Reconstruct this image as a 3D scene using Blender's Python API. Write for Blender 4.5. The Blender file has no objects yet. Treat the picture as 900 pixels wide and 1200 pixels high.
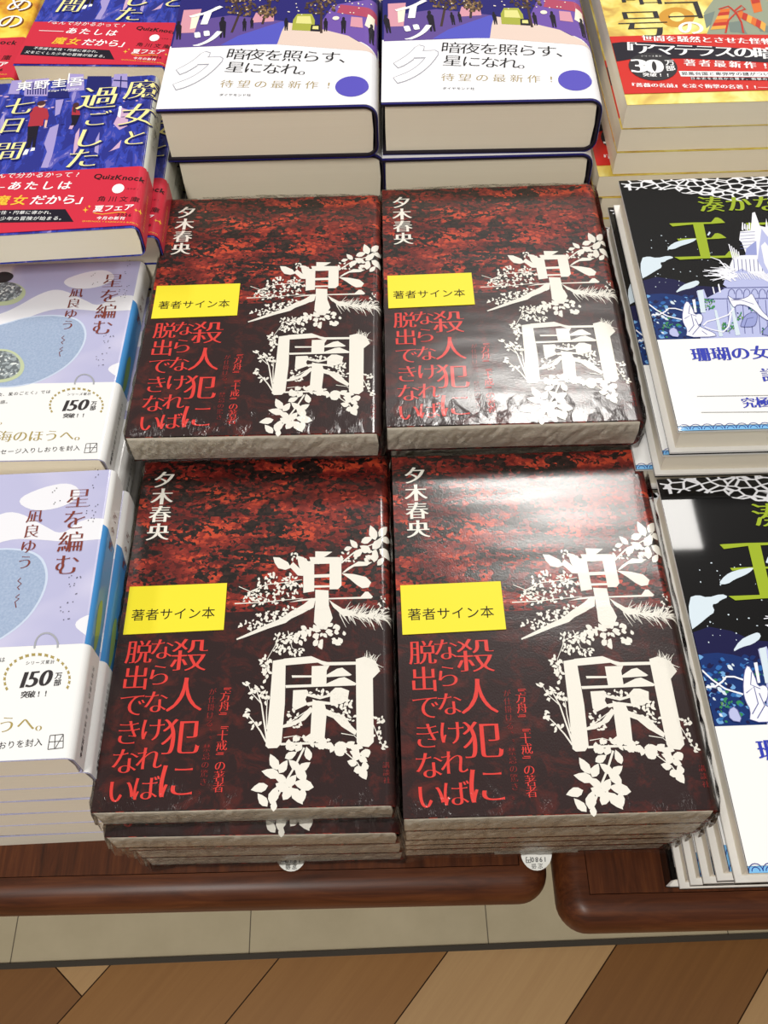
import bpy, math, random
from mathutils import Vector, Matrix, Euler
from mathutils.geometry import tessellate_polygon as _scan, delaunay_2d_cdt
C = bpy.context.scene.collection
SC = bpy.context.scene
ZO = 0.70                                   # height of the front left book's cover above the shop floor

# ------------------------------------------------------------------ camera, world, lamps, exposure
CAM = Vector((0.13426, -0.11825, 0.40297 + ZO))
ROT = Euler((math.radians(33.7415), math.radians(1.47168), math.radians(-0.98873)), 'XYZ')
FPX = 1097.05
cd = bpy.data.cameras.new('camera'); cam = bpy.data.objects.new('camera', cd); C.objects.link(cam)
cam.location = CAM; cam.rotation_euler = ROT
cd.sensor_fit = 'AUTO'; cd.sensor_width = 36; cd.lens = FPX / 1200 * 36; cd.clip_start = 0.01
SC.camera = cam
SC.view_settings.view_transform = 'Standard'; SC.view_settings.look = 'None'
SC.view_settings.gamma = 1; SC.view_settings.use_curve_mapping = False
SC.view_settings.exposure = -0.24
W = bpy.data.worlds.new('shop_air'); SC.world = W; W.use_nodes = True
W.node_tree.nodes['Background'].inputs[0].default_value = (1.0, 0.96, 0.9, 1)
W.node_tree.nodes['Background'].inputs[1].default_value = 0.24
def lamp(name, x, y, z, sx, sy, power, col=(1, 0.97, 0.92), rz=0):
    l = bpy.data.lights.new(name, 'AREA'); l.shape = 'RECTANGLE'; l.size = sx; l.size_y = sy; l.energy = power; l.color = col
    o = bpy.data.objects.new(name, l); C.objects.link(o); o.location = (x, y, z); o.rotation_euler = (0, 0, rz)
    return o
lamp('ceiling_or_fill_lamp', 0.62, 1.40, 2.6, 0.32, 0.34, 10)
lamp('ceiling_or_fill_lamp', 0.56, 1.67, 2.6, 0.46, 0.24, 27)
lamp('ceiling_or_fill_lamp', 0.93, 1.46, 2.6, 0.13, 0.44, 6)
lamp('ceiling_or_fill_lamp', -1.5, 1.5, 2.6, 0.30, 1.2, 22)  # unseen lamp added at the left for ambient light
lamp('ceiling_or_fill_lamp', -0.4, -1.3, 2.6, 0.30, 1.2, 54)  # unseen fill added on the viewer's side to brighten the page fronts
lamp('ceiling_or_fill_lamp', 2.2, 0.3, 2.6, 0.30, 1.2, 22)  # another added, unseen ambient light, out to the right
lamp('ceiling_or_fill_lamp', 2.3, 3.7, 2.6, 0.30, 1.2, 26)  # added ambient light far back, unseen and kept out of the cover reflections

# ------------------------------------------------------------------ helpers
def lin(r, g, b):
    f = lambda c: (c / 255) / 12.92 if c / 255 <= 0.04045 else ((c / 255 + 0.055) / 1.055) ** 2.4
    return (f(r), f(g), f(b), 1)
def wind(p, loops):
    w = 0
    for l in loops:
        for i in range(len(l)):
            a, b = l[i - 1], l[i]
            if a.y <= p.y < b.y or b.y <= p.y < a.y:
                if a.x + (b.x - a.x) * (p.y - a.y) / (b.y - a.y) > p.x: w += 1 if b.y > a.y else -1
    return w
def fill(loops, upright=False):
    """triangles of the area the loops wind round; returns (points, triangles)"""
    vs = []; es = []
    for l in loops:
        k = len(vs); vs += [Vector((p.x, p.y)) for p in l]; es += [(k + i, k + (i + 1) % len(l)) for i in range(len(l))]
    if not vs: return [], []
    sc = max(max(abs(p.x), abs(p.y)) for p in vs) or 1
    r = delaunay_2d_cdt([p / sc for p in vs], es, [], 0, 1e-7)
    pv = [p * sc for p in r[0]]; out = []
    for f in r[2]:
        c = sum((pv[i] for i in f), Vector((0, 0))) / len(f)
        k = wind(c, loops)
        if k > 0 or (k < 0 and not upright): out.append(tuple(f))
    return pv, out
class NT:
    def __init__(s, name):
        s.m = bpy.data.materials.new(name); s.m.use_nodes = True; s.t = s.m.node_tree
        s.b = s.t.nodes['Principled BSDF']; s.out = s.t.nodes['Material Output']
    def n(s, kind, **kw):
        x = s.t.nodes.new(kind)
        for k, v in kw.items():
            if k in x.inputs: x.inputs[k].default_value = v
            else: setattr(x, k, v)
        return x
    def l(s, a, b): s.t.links.new(a, b)
    def coord(s, scale=(1, 1, 1), rot=0, loc=(0, 0, 0)):
        c = s.n('ShaderNodeTexCoord'); m = s.n('ShaderNodeMapping'); s.l(c.outputs['Object'], m.inputs[0])
        m.inputs['Scale'].default_value = scale; m.inputs['Rotation'].default_value = (0, 0, rot); m.inputs['Location'].default_value = loc
        return m.outputs[0]
    def noise(s, v, scale, detail=3, rough=0.55, dist=0):
        x = s.n('ShaderNodeTexNoise'); x.inputs['Scale'].default_value = scale; x.inputs['Detail'].default_value = detail
        x.inputs['Roughness'].default_value = rough; x.inputs['Distortion'].default_value = dist
        if v is not None: s.l(v, x.inputs['Vector'])
        return x.outputs['Fac']
    def vor(s, v, scale, feature='F1', out='Distance', rnd=1):
        x = s.n('ShaderNodeTexVoronoi'); x.feature = feature; x.inputs['Scale'].default_value = scale; x.inputs['Randomness'].default_value = rnd
        s.l(v, x.inputs['Vector']); return x.outputs[out]
    def ramp(s, fac, stops, interp='LINEAR'):
        r = s.n('ShaderNodeValToRGB'); r.color_ramp.interpolation = interp
        e = r.color_ramp.elements
        while len(e) > 1: e.remove(e[-1])
        e[0].position = stops[0][0]; e[0].color = stops[0][1]
        for p, c in stops[1:]:
            q = e.new(p); q.color = c
        s.l(fac, r.inputs[0]); return r.outputs[0]
    def math(s, op, a, b=None, clamp=False):
        x = s.n('ShaderNodeMath'); x.operation = op; x.use_clamp = clamp
        for i, q in enumerate((a, b)):
            if q is None: continue
            if isinstance(q, (int, float)): x.inputs[i].default_value = q
            else: s.l(q, x.inputs[i])
        return x.outputs[0]
    def mix(s, f, a, b):
        x = s.n('ShaderNodeMix', data_type='RGBA')
        for i, q in ((0, f), (6, a), (7, b)):
            if isinstance(q, (tuple, float, int)): x.inputs[i].default_value = q
            else: s.l(q, x.inputs[i])
        return x.outputs[2]
    def xyz(s, v):
        x = s.n('ShaderNodeSeparateXYZ'); s.l(v, x.inputs[0]); return x.outputs
    def set(s, col=None, rough=0.5, coat=0, coat_rough=0.1, spec=0.5):
        b = s.b
        if col is not None:
            if isinstance(col, tuple): b.inputs['Base Color'].default_value = col
            else: s.l(col, b.inputs['Base Color'])
        b.inputs['Roughness'].default_value = rough; b.inputs['Specular IOR Level'].default_value = spec
        b.inputs['Coat Weight'].default_value = coat; b.inputs['Coat Roughness'].default_value = coat_rough
        return s
    def bump(s, h, strength=0.2, dist=0.001, to='Normal'):
        x = s.n('ShaderNodeBump'); x.inputs['Strength'].default_value = strength; x.inputs['Distance'].default_value = dist
        s.l(h, x.inputs['Height']); s.l(x.outputs[0], s.b.inputs[to]); return s
MATS = {}
FILM = dict(rough=0.40, coat=0.75, coat_rough=0.15, spec=0.16)
def film_bump(t):
    """stretched clear wrap over the cover: fine grain, slow waves, tight creases along the tail edge"""
    v = t.coord(); o = t.xyz(v)
    grain = t.noise(t.coord((1, 0.7, 1)), 1500, 2)
    wave = t.noise(t.coord((0.35, 1, 1)), 55, 1)
    crease = t.noise(t.coord((2.2, 0.7, 1)), 260, 2, 0.6, 1.5)
    spots = t.ramp(t.noise(t.coord((1, 0.6, 1)), 120, 1), [(0.46, (0, 0, 0, 1)), (0.60, (1, 1, 1, 1))])
    edge = t.math('MULTIPLY', spots, t.math('POWER', t.math('SUBTRACT', 1, t.math('DIVIDE', o[1], 0.026), True), 1.3))
    h = t.math('ADD', t.math('MULTIPLY', grain, 0.06), t.math('MULTIPLY', wave, 0.55))
    h = t.math('ADD', h, t.math('MULTIPLY', t.math('MULTIPLY', crease, edge), 0.75))
    t.bump(h, 0.55, 0.0012, 'Coat Normal')
    t.bump(grain, 0.10, 0.0006, 'Normal')
def ink(name, rgb, rough=0.45, coat=0.0, film=False):
    t = NT(name)
    if film:
        t.set(lin(*rgb), **FILM); film_bump(t)
    else: t.set(lin(*rgb), rough, coat, 0.1, 0.15)
    MATS[name] = t.m; return t.m
def M(name): return MATS[name]

class MB:
    """collects polygons with material slots and links them as one mesh object"""
    def __init__(s): s.v = []; s.f = []; s.m = []; s.names = []
    def mi(s, n):
        if n not in s.names: s.names.append(n)
        return s.names.index(n)
    def add(s, vs, fs, mat):
        k = len(s.v); s.v += [tuple(p) for p in vs]; i = s.mi(mat)
        for f in fs: s.f.append([k + a for a in f]); s.m.append(i)
    def box(s, a, b, mat):
        (x0, y0, z0), (x1, y1, z1) = a, b
        s.add([(x0, y0, z0), (x1, y0, z0), (x1, y1, z0), (x0, y1, z0), (x0, y0, z1), (x1, y0, z1), (x1, y1, z1), (x0, y1, z1)],
              [(3, 2, 1, 0), (4, 5, 6, 7), (0, 1, 5, 4), (1, 2, 6, 5), (2, 3, 7, 6), (3, 0, 4, 7)], mat)
    def sheet(s, prof, y0, y1, mat, thick, ny=1):
        """an open profile of (x, z, nx, nz) swept from y0 to y1, with inward thickness"""
        n = len(prof); vs = []
        for j in range(ny + 1):
            y = y0 + (y1 - y0) * j / ny
            vs += [(x, y, z) for x, z, a, b in prof] + [(x - a * thick, y, z - b * thick) for x, z, a, b in prof]
        R = 2 * n; fs = []
        for j in range(ny):
            for i in range(n - 1):
                a = j * R + i
                fs += [(a, a + 1, a + 1 + R, a + R), (a + n + 1, a + n, a + n + R, a + n + 1 + R)]
            for i in (0, n - 1):
                a = j * R + i; fs.append((a, a + R, a + R + n, a + n) if i == 0 else (a, a + n, a + R + n, a + R))
        for j, fl in ((0, 0), (ny, 1)):
            for i in range(n - 1):
                a = j * R + i; q = (a, a + n, a + n + 1, a + 1); fs.append(q if not fl else q[::-1])
        s.add(vs, fs, mat)
    def build(s, name, parent=None, smooth=False):
        me = bpy.data.meshes.new(name); me.from_pydata(s.v, [], s.f); me.update()
        for n in s.names: me.materials.append(M(n))
        for p, i in zip(me.polygons, s.m): p.material_index = i
        if smooth:
            for p in me.polygons: p.use_smooth = True
        o = bpy.data.objects.new(name, me); C.objects.link(o)
        if parent: o.parent = parent
        return o
def thing(name, label, cat, loc=(0, 0, 0), rz=0, group=None):
    o = bpy.data.objects.new(name, None); C.objects.link(o); o.empty_display_size = 0.02
    o.location = loc; o.rotation_euler = (0, 0, rz); o['label'] = label; o['category'] = cat
    if group: o['group'] = group
    return o
def copy_tree(o, parent=None):
    c = o.copy(); C.objects.link(c)
    if parent: c.parent = parent
    for ch in list(o.children): copy_tree(ch, c)
    return c

# ------------------------------------------------------------------ lettering
_fc = {}
def raw_glyph(ch):
    c = bpy.data.curves.new('g', 'FONT'); c.body = ch; c.fill_mode = 'NONE'; c.resolution_u = 5
    o = bpy.data.objects.new('g', c); C.objects.link(o)
    dg = bpy.context.evaluated_depsgraph_get(); e = o.evaluated_get(dg); m = e.to_mesh()
    vs = [v.co.xy.copy() for v in m.vertices]; nb = {}
    for ed in m.edges:
        a, b = ed.vertices; nb.setdefault(a, []).append(b); nb.setdefault(b, []).append(a)
    seen = set(); loops = []
    for a in nb:
        if a in seen: continue
        lp = [a]; seen.add(a); p = None; q = a
        while True:
            nx = [k for k in nb[q] if k != p and k not in seen]
            if not nx: break
            p, q = q, nx[0]; lp.append(q); seen.add(q)
        pts = []
        for i in sorted(lp):                                        # points of one outline are numbered in drawing order
            if not pts or (vs[i] - pts[-1]).length > 1e-4: pts.append(vs[i])
        if len(pts) > 2: loops.append(pts)
    e.to_mesh_clear(); bpy.data.objects.remove(o); bpy.data.curves.remove(c)
    return loops
def area(l): return sum(l[i - 1].x * l[i].y - l[i].x * l[i - 1].y for i in range(len(l))) / 2
def inside(p, l):
    r = False
    for i in range(len(l)):
        a, b = l[i - 1], l[i]
        if (a.y > p.y) != (b.y > p.y) and p.x < (b.x - a.x) * (p.y - a.y) / (b.y - a.y) + a.x: r = not r
    return r
_k = [p for l in raw_glyph('国') for p in l]
KX = (min(p.x for p in _k) + max(p.x for p in _k)) / 2; KY = (min(p.y for p in _k) + max(p.y for p in _k)) / 2
EM = (max(p.y for p in _k) - min(p.y for p in _k)) / 0.88
STYLE = {'gothic': (0, 0), 'mincho': (0.013, -0.0215), 'bold': (0.022, 0.014), 'thin': (-0.014, -0.02), 'lightmin': (0.0, -0.017), 'heavy': (0.035, 0.01), 'fat': (0.058, 0.046), 'fatter': (0.080, 0.068), 'boldmin': (0.040, -0.008), 'fatmin': (0.055, -0.012)}
def glyph(ch, style):
    """outline of one character, em box centred on the origin; the style fattens upright strokes and thins level ones"""
    key = (ch, style)
    if key in _fc: return _fc[key]
    loops = raw_glyph(ch); latin = ord(ch) < 0x2000
    if latin and loops:
        xs = [p.x for l in loops for p in l]; cx = (min(xs) + max(xs)) / 2
    else: cx = KX
    ax, ay = STYLE[style]; out = []
    L = [[Vector(((p.x - cx) / EM, (p.y - KY) / EM)) for p in l] for l in loops]
    if L and area(max(L, key=lambda l: abs(area(l)))) < 0:
        for l in L: l.reverse()
    for l in L:
        n = len(l); q = []
        for i in range(n):
            t = l[(i + 1) % n] - l[i - 1]
            if t.length < 1e-9: q.append(l[i]); continue
            t.normalize(); q.append(l[i] + Vector((t.y * ax, -t.x * ay)))
        out.append(q)
    pts = [p for l in out for p in l]
    fp, tris = fill(out, True)
    w = (max(p.x for p in pts) - min(p.x for p in pts)) if pts else 0.3
    _fc[key] = (fp, tris, w); return _fc[key]
ROTV = '『』「」ー―'

class Book:
    """pose and art of one kind of book; art is traced on the reference copy and kept in the cover's own metres"""
    def __init__(s, w, h, t, x, y, z, deg, r):
        s.w, s.h, s.t, s.r = w, h, t, r; s.pos = (x, y, z); s.a = math.radians(deg)
        s.art = []; s.Rm = ROT.to_matrix()
    def P(s, px, py):
        d = s.Rm @ Vector(((px - 450) / FPX, -(py - 600) / FPX, -1)); z = s.pos[2] + ZO
        q = CAM + d * ((z - CAM.z) / d.z)
        dx, dy = q.x - s.pos[0], q.y - s.pos[1]; c, n = math.cos(s.a), math.sin(s.a)
        return Vector((dx * c + dy * n, -dx * n + dy * c))
    def poly(s, pts, mat, layer=1, local=False):
        q = [Vector(p) if local else s.P(*p) for p in pts]
        q, tr = fill([q]); s.art.append((layer, mat, q, tr))
    def disc(s, px, py, rx, ry, mat, layer=1, n=20, rot=0):
        c = s.P(px, py); ax = (s.P(px + rx, py) - c).length; ay = (s.P(px, py + ry) - c).length
        s.poly([c + Vector((ax * math.cos(k * 6.2832 / n) * math.cos(rot) - ay * math.sin(k * 6.2832 / n) * math.sin(rot),
                            ax * math.cos(k * 6.2832 / n) * math.sin(rot) + ay * math.sin(k * 6.2832 / n) * math.cos(rot))) for k in range(n)], mat, layer, True)
    def line(s, pts, wid, mat, layer=1, taper=1.0, local=False):
        q = [Vector(p) if local else s.P(*p) for p in pts]; n = len(q); L = []; R = []
        for i in range(n):
            t = (q[min(i + 1, n - 1)] - q[max(i - 1, 0)]).normalized(); nn = Vector((-t.y, t.x)) * wid / 2 * (1 + (taper - 1) * i / max(1, n - 1))
            L.append(q[i] + nn); R.append(q[i] - nn)
        vs = L + R; fs = []
        for i in range(n - 1): fs += [(i, i + 1, n + i + 1), (i, n + i + 1, n + i)]
        s.art.append((layer, mat, vs, fs))
    def char(s, ch, c, size, mat, layer, style, rot=0, sx=1, skew=0):
        pts, tr, w = glyph(ch, style); cr, sr = math.cos(rot), math.sin(rot); q = []
        for p in pts:
            x = (p.x * sx + p.y * skew) * size; y = p.y * size
            q.append(Vector((c.x + x * cr - y * sr, c.y + x * sr + y * cr)))
        s.art.append((layer, mat, q, tr))
    def text(s, st, a, b, mat, layer=2, style='gothic', size=0.95, vert=False, sx=1, skew=0, local=False, rot=None):
        """characters spread evenly from the centre of the first (a) to the centre of the last (b)"""
        A = Vector(a) if local else s.P(*a); B = Vector(b) if local else s.P(*b); n = len(st)
        d = B - A; pitch = d.length / max(1, n - 1) if n > 1 else 0.005
        th = 0 if vert else math.atan2(d.y, d.x)
        if rot is not None: th = rot
        if max(ord(c) for c in st) < 0x2000:                        # latin: spread by letter widths
            ws = [glyph(c, style)[2] if c != ' ' else 0.3 for c in st]; gap = 0.08
            tot = sum(ws) + gap * (n - 1); sz = d.length / (tot - ws[0] / 2 - ws[-1] / 2) if n > 1 else pitch; x = -ws[0] / 2
            for c, wv in zip(st, ws):
                if c != ' ': s.char(c, A + d.normalized() * (x + wv / 2) * sz, sz * size, mat, layer, style, th, sx, skew)
                x += wv + gap
            return
        for i, c in enumerate(st):
            if c in ' 　': continue
            p = A + d * (i / max(1, n - 1)); r = th
            if vert and c in ROTV: r = th - math.pi / 2
            if vert and c in '、。': p = p + Vector((0.5, 0.5)) * pitch
            s.char(c, p, pitch * size, mat, layer, style, r, sx, skew)
    def big(s, ch, px, py, spx, mat, layer=2, style='mincho', sx=1, skew=0, rot=0):
        """one character centred at a traced point, spx wide on the picture"""
        c = s.P(px, py); k = (s.P(px + spx, py) - c).length; s.char(ch, c, k, mat, layer, style, rot, sx, skew)
    # profile of the jacket: s runs from the fore-edge over the rounded spine and back underneath
    def prof(s, off=0.0):
        w, t, r = s.w, s.t, s.r; rz = min(r, t / 2 - 0.0003); p = []
        p += [(x * (w - r), t + off, 0, 1) for x in (0, 0.25, 0.5, 0.75, 1)]
        for k in range(1, 9):
            a = math.pi / 2 * k / 8; p.append((w - r + (r + off) * math.sin(a), t - rz + (rz + off) * math.cos(a), math.sin(a), math.cos(a)))
        for k in range(0, 9):
            a = math.pi / 2 * k / 8; p.append((w - r + (r + off) * math.cos(a), rz - (rz + off) * math.sin(a), math.cos(a), -math.sin(a)))
        p += [(x * (w - r), -off, 0, -1) for x in (0.66, 0.33, 0)]
        return p
    def at(s, u, off):
        w, t, r = s.w, s.t, s.r; rz = min(r, t / 2 - 0.0003); F = w - r
        if u <= F: return u, t + off
        La = math.pi / 2 * (r + rz) / 2; Ls = t - 2 * rz
        if u <= F + La:
            a = (u - F) / La * math.pi / 2; return F + (r + off) * math.sin(a), t - rz + (rz + off) * math.cos(a)
        if u <= F + La + Ls: return w + off, t - rz - (u - F - La)
        a = min(1, (u - F - La - Ls) / La) * math.pi / 2; return F + (r + off) * math.cos(a), rz - (rz + off) * math.sin(a)
    def put_art(s, mb, off, lo, hi, first=0):
        """the printed marks whose print lies between y = lo and hi go into this mesh, cut cleanly at those lines,
        at the fore-edge and along the folds of the rounded spine"""
        rz = min(s.r, s.t / 2 - 0.0003); F = s.w - s.r; La = math.pi / 2 * (s.r + rz) / 2; Ls = s.t - 2 * rz
        knots = [F + La * k / 8 for k in range(9)] + [F + La + Ls + La * k / 8 for k in range(9)]
        def half(pg, ax, lim, sg):
            r = []
            for i in range(len(pg)):
                a, b = pg[i - 1], pg[i]; da, db = (a[ax] - lim) * sg, (b[ax] - lim) * sg
                if (da >= 0) != (db >= 0): r.append(a + (b - a) * (da / (da - db)))
                if db >= 0: r.append(b)
            return r
        for ia, (layer, mat, q, tr) in enumerate(s.art):
            if not q or ia < first: continue
            ys = [p.y for p in q]; xs = [p.x for p in q]
            if max(ys) <= lo or min(ys) >= hi: continue
            o = off + 0.00006 * layer + 3.5e-7 * (ia % 150)
            if min(ys) >= lo and max(ys) <= hi and max(xs) <= F and min(xs) >= 0.0002:
                vs = [(p.x, p.y, s.t + o) for p in q]; fs = [tuple(t) for t in tr]
            else:
                vs = []; fs = []
                for t in tr:
                    pg = [q[i] for i in t]
                    for ax, lim, sg in ((1, lo, 1), (1, hi, -1), (0, 0.0002, 1)):
                        pg = half(pg, ax, lim, sg)
                        if len(pg) < 3: break
                    if len(pg) < 3: continue
                    mx = max(p.x for p in pg); mn = min(p.x for p in pg)
                    ks = [-1] + [k for k in knots if mn < k < mx] + [9]
                    for k0, k1 in zip(ks, ks[1:]):
                        g = half(half(pg, 0, k0, 1), 0, k1, -1) if len(ks) > 2 else pg
                        if len(g) < 3: continue
                        k = len(vs)
                        for p in g:
                            X, Z = s.at(p.x, o); vs.append((X, p.y, Z))
                        a2 = sum(g[i - 1].x * g[i].y - g[i].x * g[i - 1].y for i in range(len(g)))
                        ix = tuple(range(k, k + len(g))); fs.append(ix if a2 > 0 else ix[::-1])
                mb.add(vs, fs, mat); continue
            out = []
            for f in fs:
                a, b, c = (q[f[i]] for i in range(3))
                out.append(f if (b.x - a.x) * (c.y - a.y) - (b.y - a.y) * (c.x - a.x) >= 0 else f[::-1])
            mb.add(vs, out, mat)
    def leaves(s, cx, cy, rx, ry, n, ln, mat, rnd, layer=1, fat=0.42, conv=None, ang=None):
        for i in range(n):
            a = rnd.uniform(0, 6.283); q = math.sqrt(rnd.random()); x = cx + rx * q * math.cos(a); y = cy + ry * q * math.sin(a)
            th = rnd.uniform(0, 6.283) if ang is None else ang + rnd.uniform(-0.7, 0.7)
            s.leaf(x, y, ln * rnd.uniform(0.65, 1.15), th, mat, layer, fat, conv)
    def leaf(s, x, y, ln, th, mat, layer=1, fat=0.42, conv=None):
        pts = []
        for u, v in ((0, 0), (0.2, 0.75), (0.45, 1), (0.75, 0.6), (1, 0), (0.75, -0.6), (0.45, -1), (0.2, -0.75)):
            lx = (u - 0.5) * ln; ly = v * ln * fat / 2
            pts.append((x + lx * math.cos(th) - ly * math.sin(th), y + lx * math.sin(th) + ly * math.cos(th)))
        if conv: pts = [conv(*p) for p in pts]
        s.poly(pts, mat, layer)

# ------------------------------------------------------------------ plain materials
def pages_mat(name, rgb, rgb2):
    t = NT(name); v = t.coord((1, 1, 1)); o = t.xyz(v)
    ln = t.noise(t.coord((4, 4, 5200)), 1, 2, 0.7); blot = t.noise(t.coord((14, 14, 60)), 1, 2)
    col = t.mix(t.math('ADD', t.math('MULTIPLY', ln, 0.8), t.math('MULTIPLY', blot, 0.2)), lin(*rgb), lin(*rgb2))
    t.set(col, 0.75, spec=0.25); t.bump(ln, 0.25, 0.0003); MATS[name] = t.m
pages_mat('pages', (240, 228, 202), (250, 241, 220))
pages_mat('grey_pages', (226, 217, 199), (243, 235, 218))
ink('board', (40, 34, 44)); ink('white_board', (228, 226, 222))

def mahogany(name, along_x):
    t = NT(name); v = t.coord((1.2, 9, 9) if along_x else (9, 1.2, 9))
    g = t.noise(v, 14, 4, 0.6, 1.2); f = t.noise(t.coord((3, 160, 160) if along_x else (160, 3, 3)), 4, 2)
    col = t.ramp(t.math('ADD', t.math('MULTIPLY', g, 0.7), t.math('MULTIPLY', f, 0.3)), [(0.30, lin(52, 25, 11)), (0.5, lin(80, 40, 19)), (0.72, lin(104, 57, 28))])
    t.set(col, 0.45, 0.12, 0.25, 0.25); t.bump(f, 0.12, 0.0004); MATS[name] = t.m
mahogany('mahogany_top', False); mahogany('mahogany_edge', True)
def floor_mats():
    for nm, a, b in (('oak_mid', (142, 96, 48), (166, 120, 66)), ('oak_dark', (120, 78, 38), (146, 100, 52)), ('oak_pale', (178, 138, 92), (200, 162, 112))):
        t = NT(nm); v = t.coord((1, 1, 1)); tc = t.n('ShaderNodeUVMap'); mp = t.n('ShaderNodeMapping'); t.l(tc.outputs[0], mp.inputs[0]); mp.inputs['Scale'].default_value = (2.5, 60, 1)
        g = t.noise(mp.outputs[0], 2.2, 4, 0.6, 0.6)
        t.set(t.mix(g, lin(*a), lin(*b)), 0.42, 0.1, 0.3); MATS[nm] = t.m
floor_mats()
t = NT('cream_tile'); v = t.coord()
t.set(t.mix(t.noise(v, 18, 4, 0.65), lin(184, 170, 138), lin(208, 194, 162)), 0.4); MATS['cream_tile'] = t.m
ink('tile_seam', (120, 110, 94)); ink('dark_strip', (74, 68, 60), 0.4); ink('plank_seam', (56, 34, 18))

# ------------------------------------------------------------------ the floor
FA = math.radians(0.9)                                            # the floor's own direction against the tables
def fl(x, y): return (x * math.cos(FA) - (y - 0.043) * math.sin(FA), 0.047 + x * math.sin(FA) + (y - 0.043) * math.cos(FA))
mb = MB()
xs = [-0.296 + 0.259 * k for k in range(-9, 11)]
for i in range(len(xs) - 1):
    for j in range(8):
        x0, x1, y0, y1 = xs[i] + 0.0006, xs[i + 1] - 0.0006, 0.0455 + 0.259 * j + 0.0006, 0.0455 + 0.259 * (j + 1) - 0.0006
        mb.add([(*fl(*p), 0) for p in ((x0, y0), (x1, y0), (x1, y1), (x0, y1))], [(0, 1, 2, 3)], 'cream_tile')
mb.add([(*fl(*p), -0.0006) for p in ((xs[0], 0.045), (xs[-1], 0.045), (xs[-1], 2.12), (xs[0], 2.12))], [(0, 1, 2, 3)], 'tile_seam')
# herringbone of wide planks in front
rnd = random.Random(5)
uvs = []
ang = math.radians(49); ca, sa = math.cos(ang), math.sin(ang); PW = 0.1355
def clip_poly(pg, ylim):
    r = []
    for i in range(len(pg)):
        a, b = pg[i - 1], pg[i]; da, db = ylim + math.tan(FA) * a[0] - a[1], ylim + math.tan(FA) * b[0] - b[1]
        if (da >= 0) != (db >= 0):
            k = da / (da - db); r.append(tuple(a[j] + (b[j] - a[j]) * k for j in range(4)))
        if db >= 0: r.append(b)
    return r
tones = {0: 'oak_dark', 1: 'oak_pale', 2: 'oak_dark', -1: 'oak_mid', -2: 'oak_mid'}
fv = []; ff = []; fm = []
def plank(u0, v0, u1, v1, tone):
    g = 0.0007; du, dv = rnd.uniform(0, 9), rnd.uniform(0, 9); horiz = abs(u1 - u0) > abs(v1 - v0); pg = []
    for u, v in ((u0 + g, v0 + g), (u1 - g, v0 + g), (u1 - g, v1 - g), (u0 + g, v1 - g)):
        x = 0.177 + u * ca - v * sa; y = 0.047 + u * sa + v * ca
        pg.append((x, y, (u if horiz else v) + du, (v if horiz else u) + dv))
    pg = clip_poly(pg, 0.0462)
    if len(pg) >= 3: fv.append(pg); fm.append(tone)
rows = {0: 'oak_mid', 1: 'oak_mid', -1: 'oak_pale', -2: 'oak_dark', -3: 'oak_pale', 2: 'oak_dark', 3: 'oak_mid'}
for k in range(-16, 20):                                          # wide planks running away to the right, a few ends showing
    tone = rows.get(k, rnd.choice(['oak_mid', 'oak_dark', 'oak_mid', 'oak_pale']))
    e = -0.282 if k == 2 else rnd.choice([-1.15, 0.95])
    plank(-3.2, k * PW, e, (k + 1) * PW, tone); plank(e, k * PW, 3.2, (k + 1) * PW, 'oak_pale' if k == 2 else tone)
mb2 = MB()
for pg, m in zip(fv, fm): mb2.add([(p[0], p[1], 0) for p in pg], [tuple(range(len(pg)))], m)
fl_o = mb2.build('floor'); fl_o['kind'] = 'structure'
uvl = fl_o.data.uv_layers.new(name='UVMap'); k = 0
for pg in fv:
    for p in pg: uvl.data[k].uv = (p[2], p[3]); k += 1
me2 = MB(); me2.add([(-2.6, -1.6, -0.0008), (2.6, -1.6, -0.0008), (2.6, 2.3, -0.0008), (-2.6, 2.3, -0.0008)], [(0, 1, 2, 3)], 'plank_seam')
sub = me2.build('floor_underlay'); sub['kind'] = 'structure'
ti = mb.build('floor_tiled'); ti['kind'] = 'structure'
tb = MB(); A = fl(-2.4, 0.0405); B = fl(2.4, 0.0405); A2 = fl(-2.4, 0.0460); B2 = fl(2.4, 0.0460)
tb.add([(*A, 0), (*B, 0), (*B2, 0), (*A2, 0), (*A, 0.003), (*B, 0.003), (*B2, 0.003), (*A2, 0.003)], [(4, 5, 6, 7), (0, 1, 5, 4), (1, 2, 6, 5), (2, 3, 7, 6), (3, 0, 4, 7)], 'dark_strip')
tr = tb.build('trim_1'); tr['kind'] = 'structure'

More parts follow.
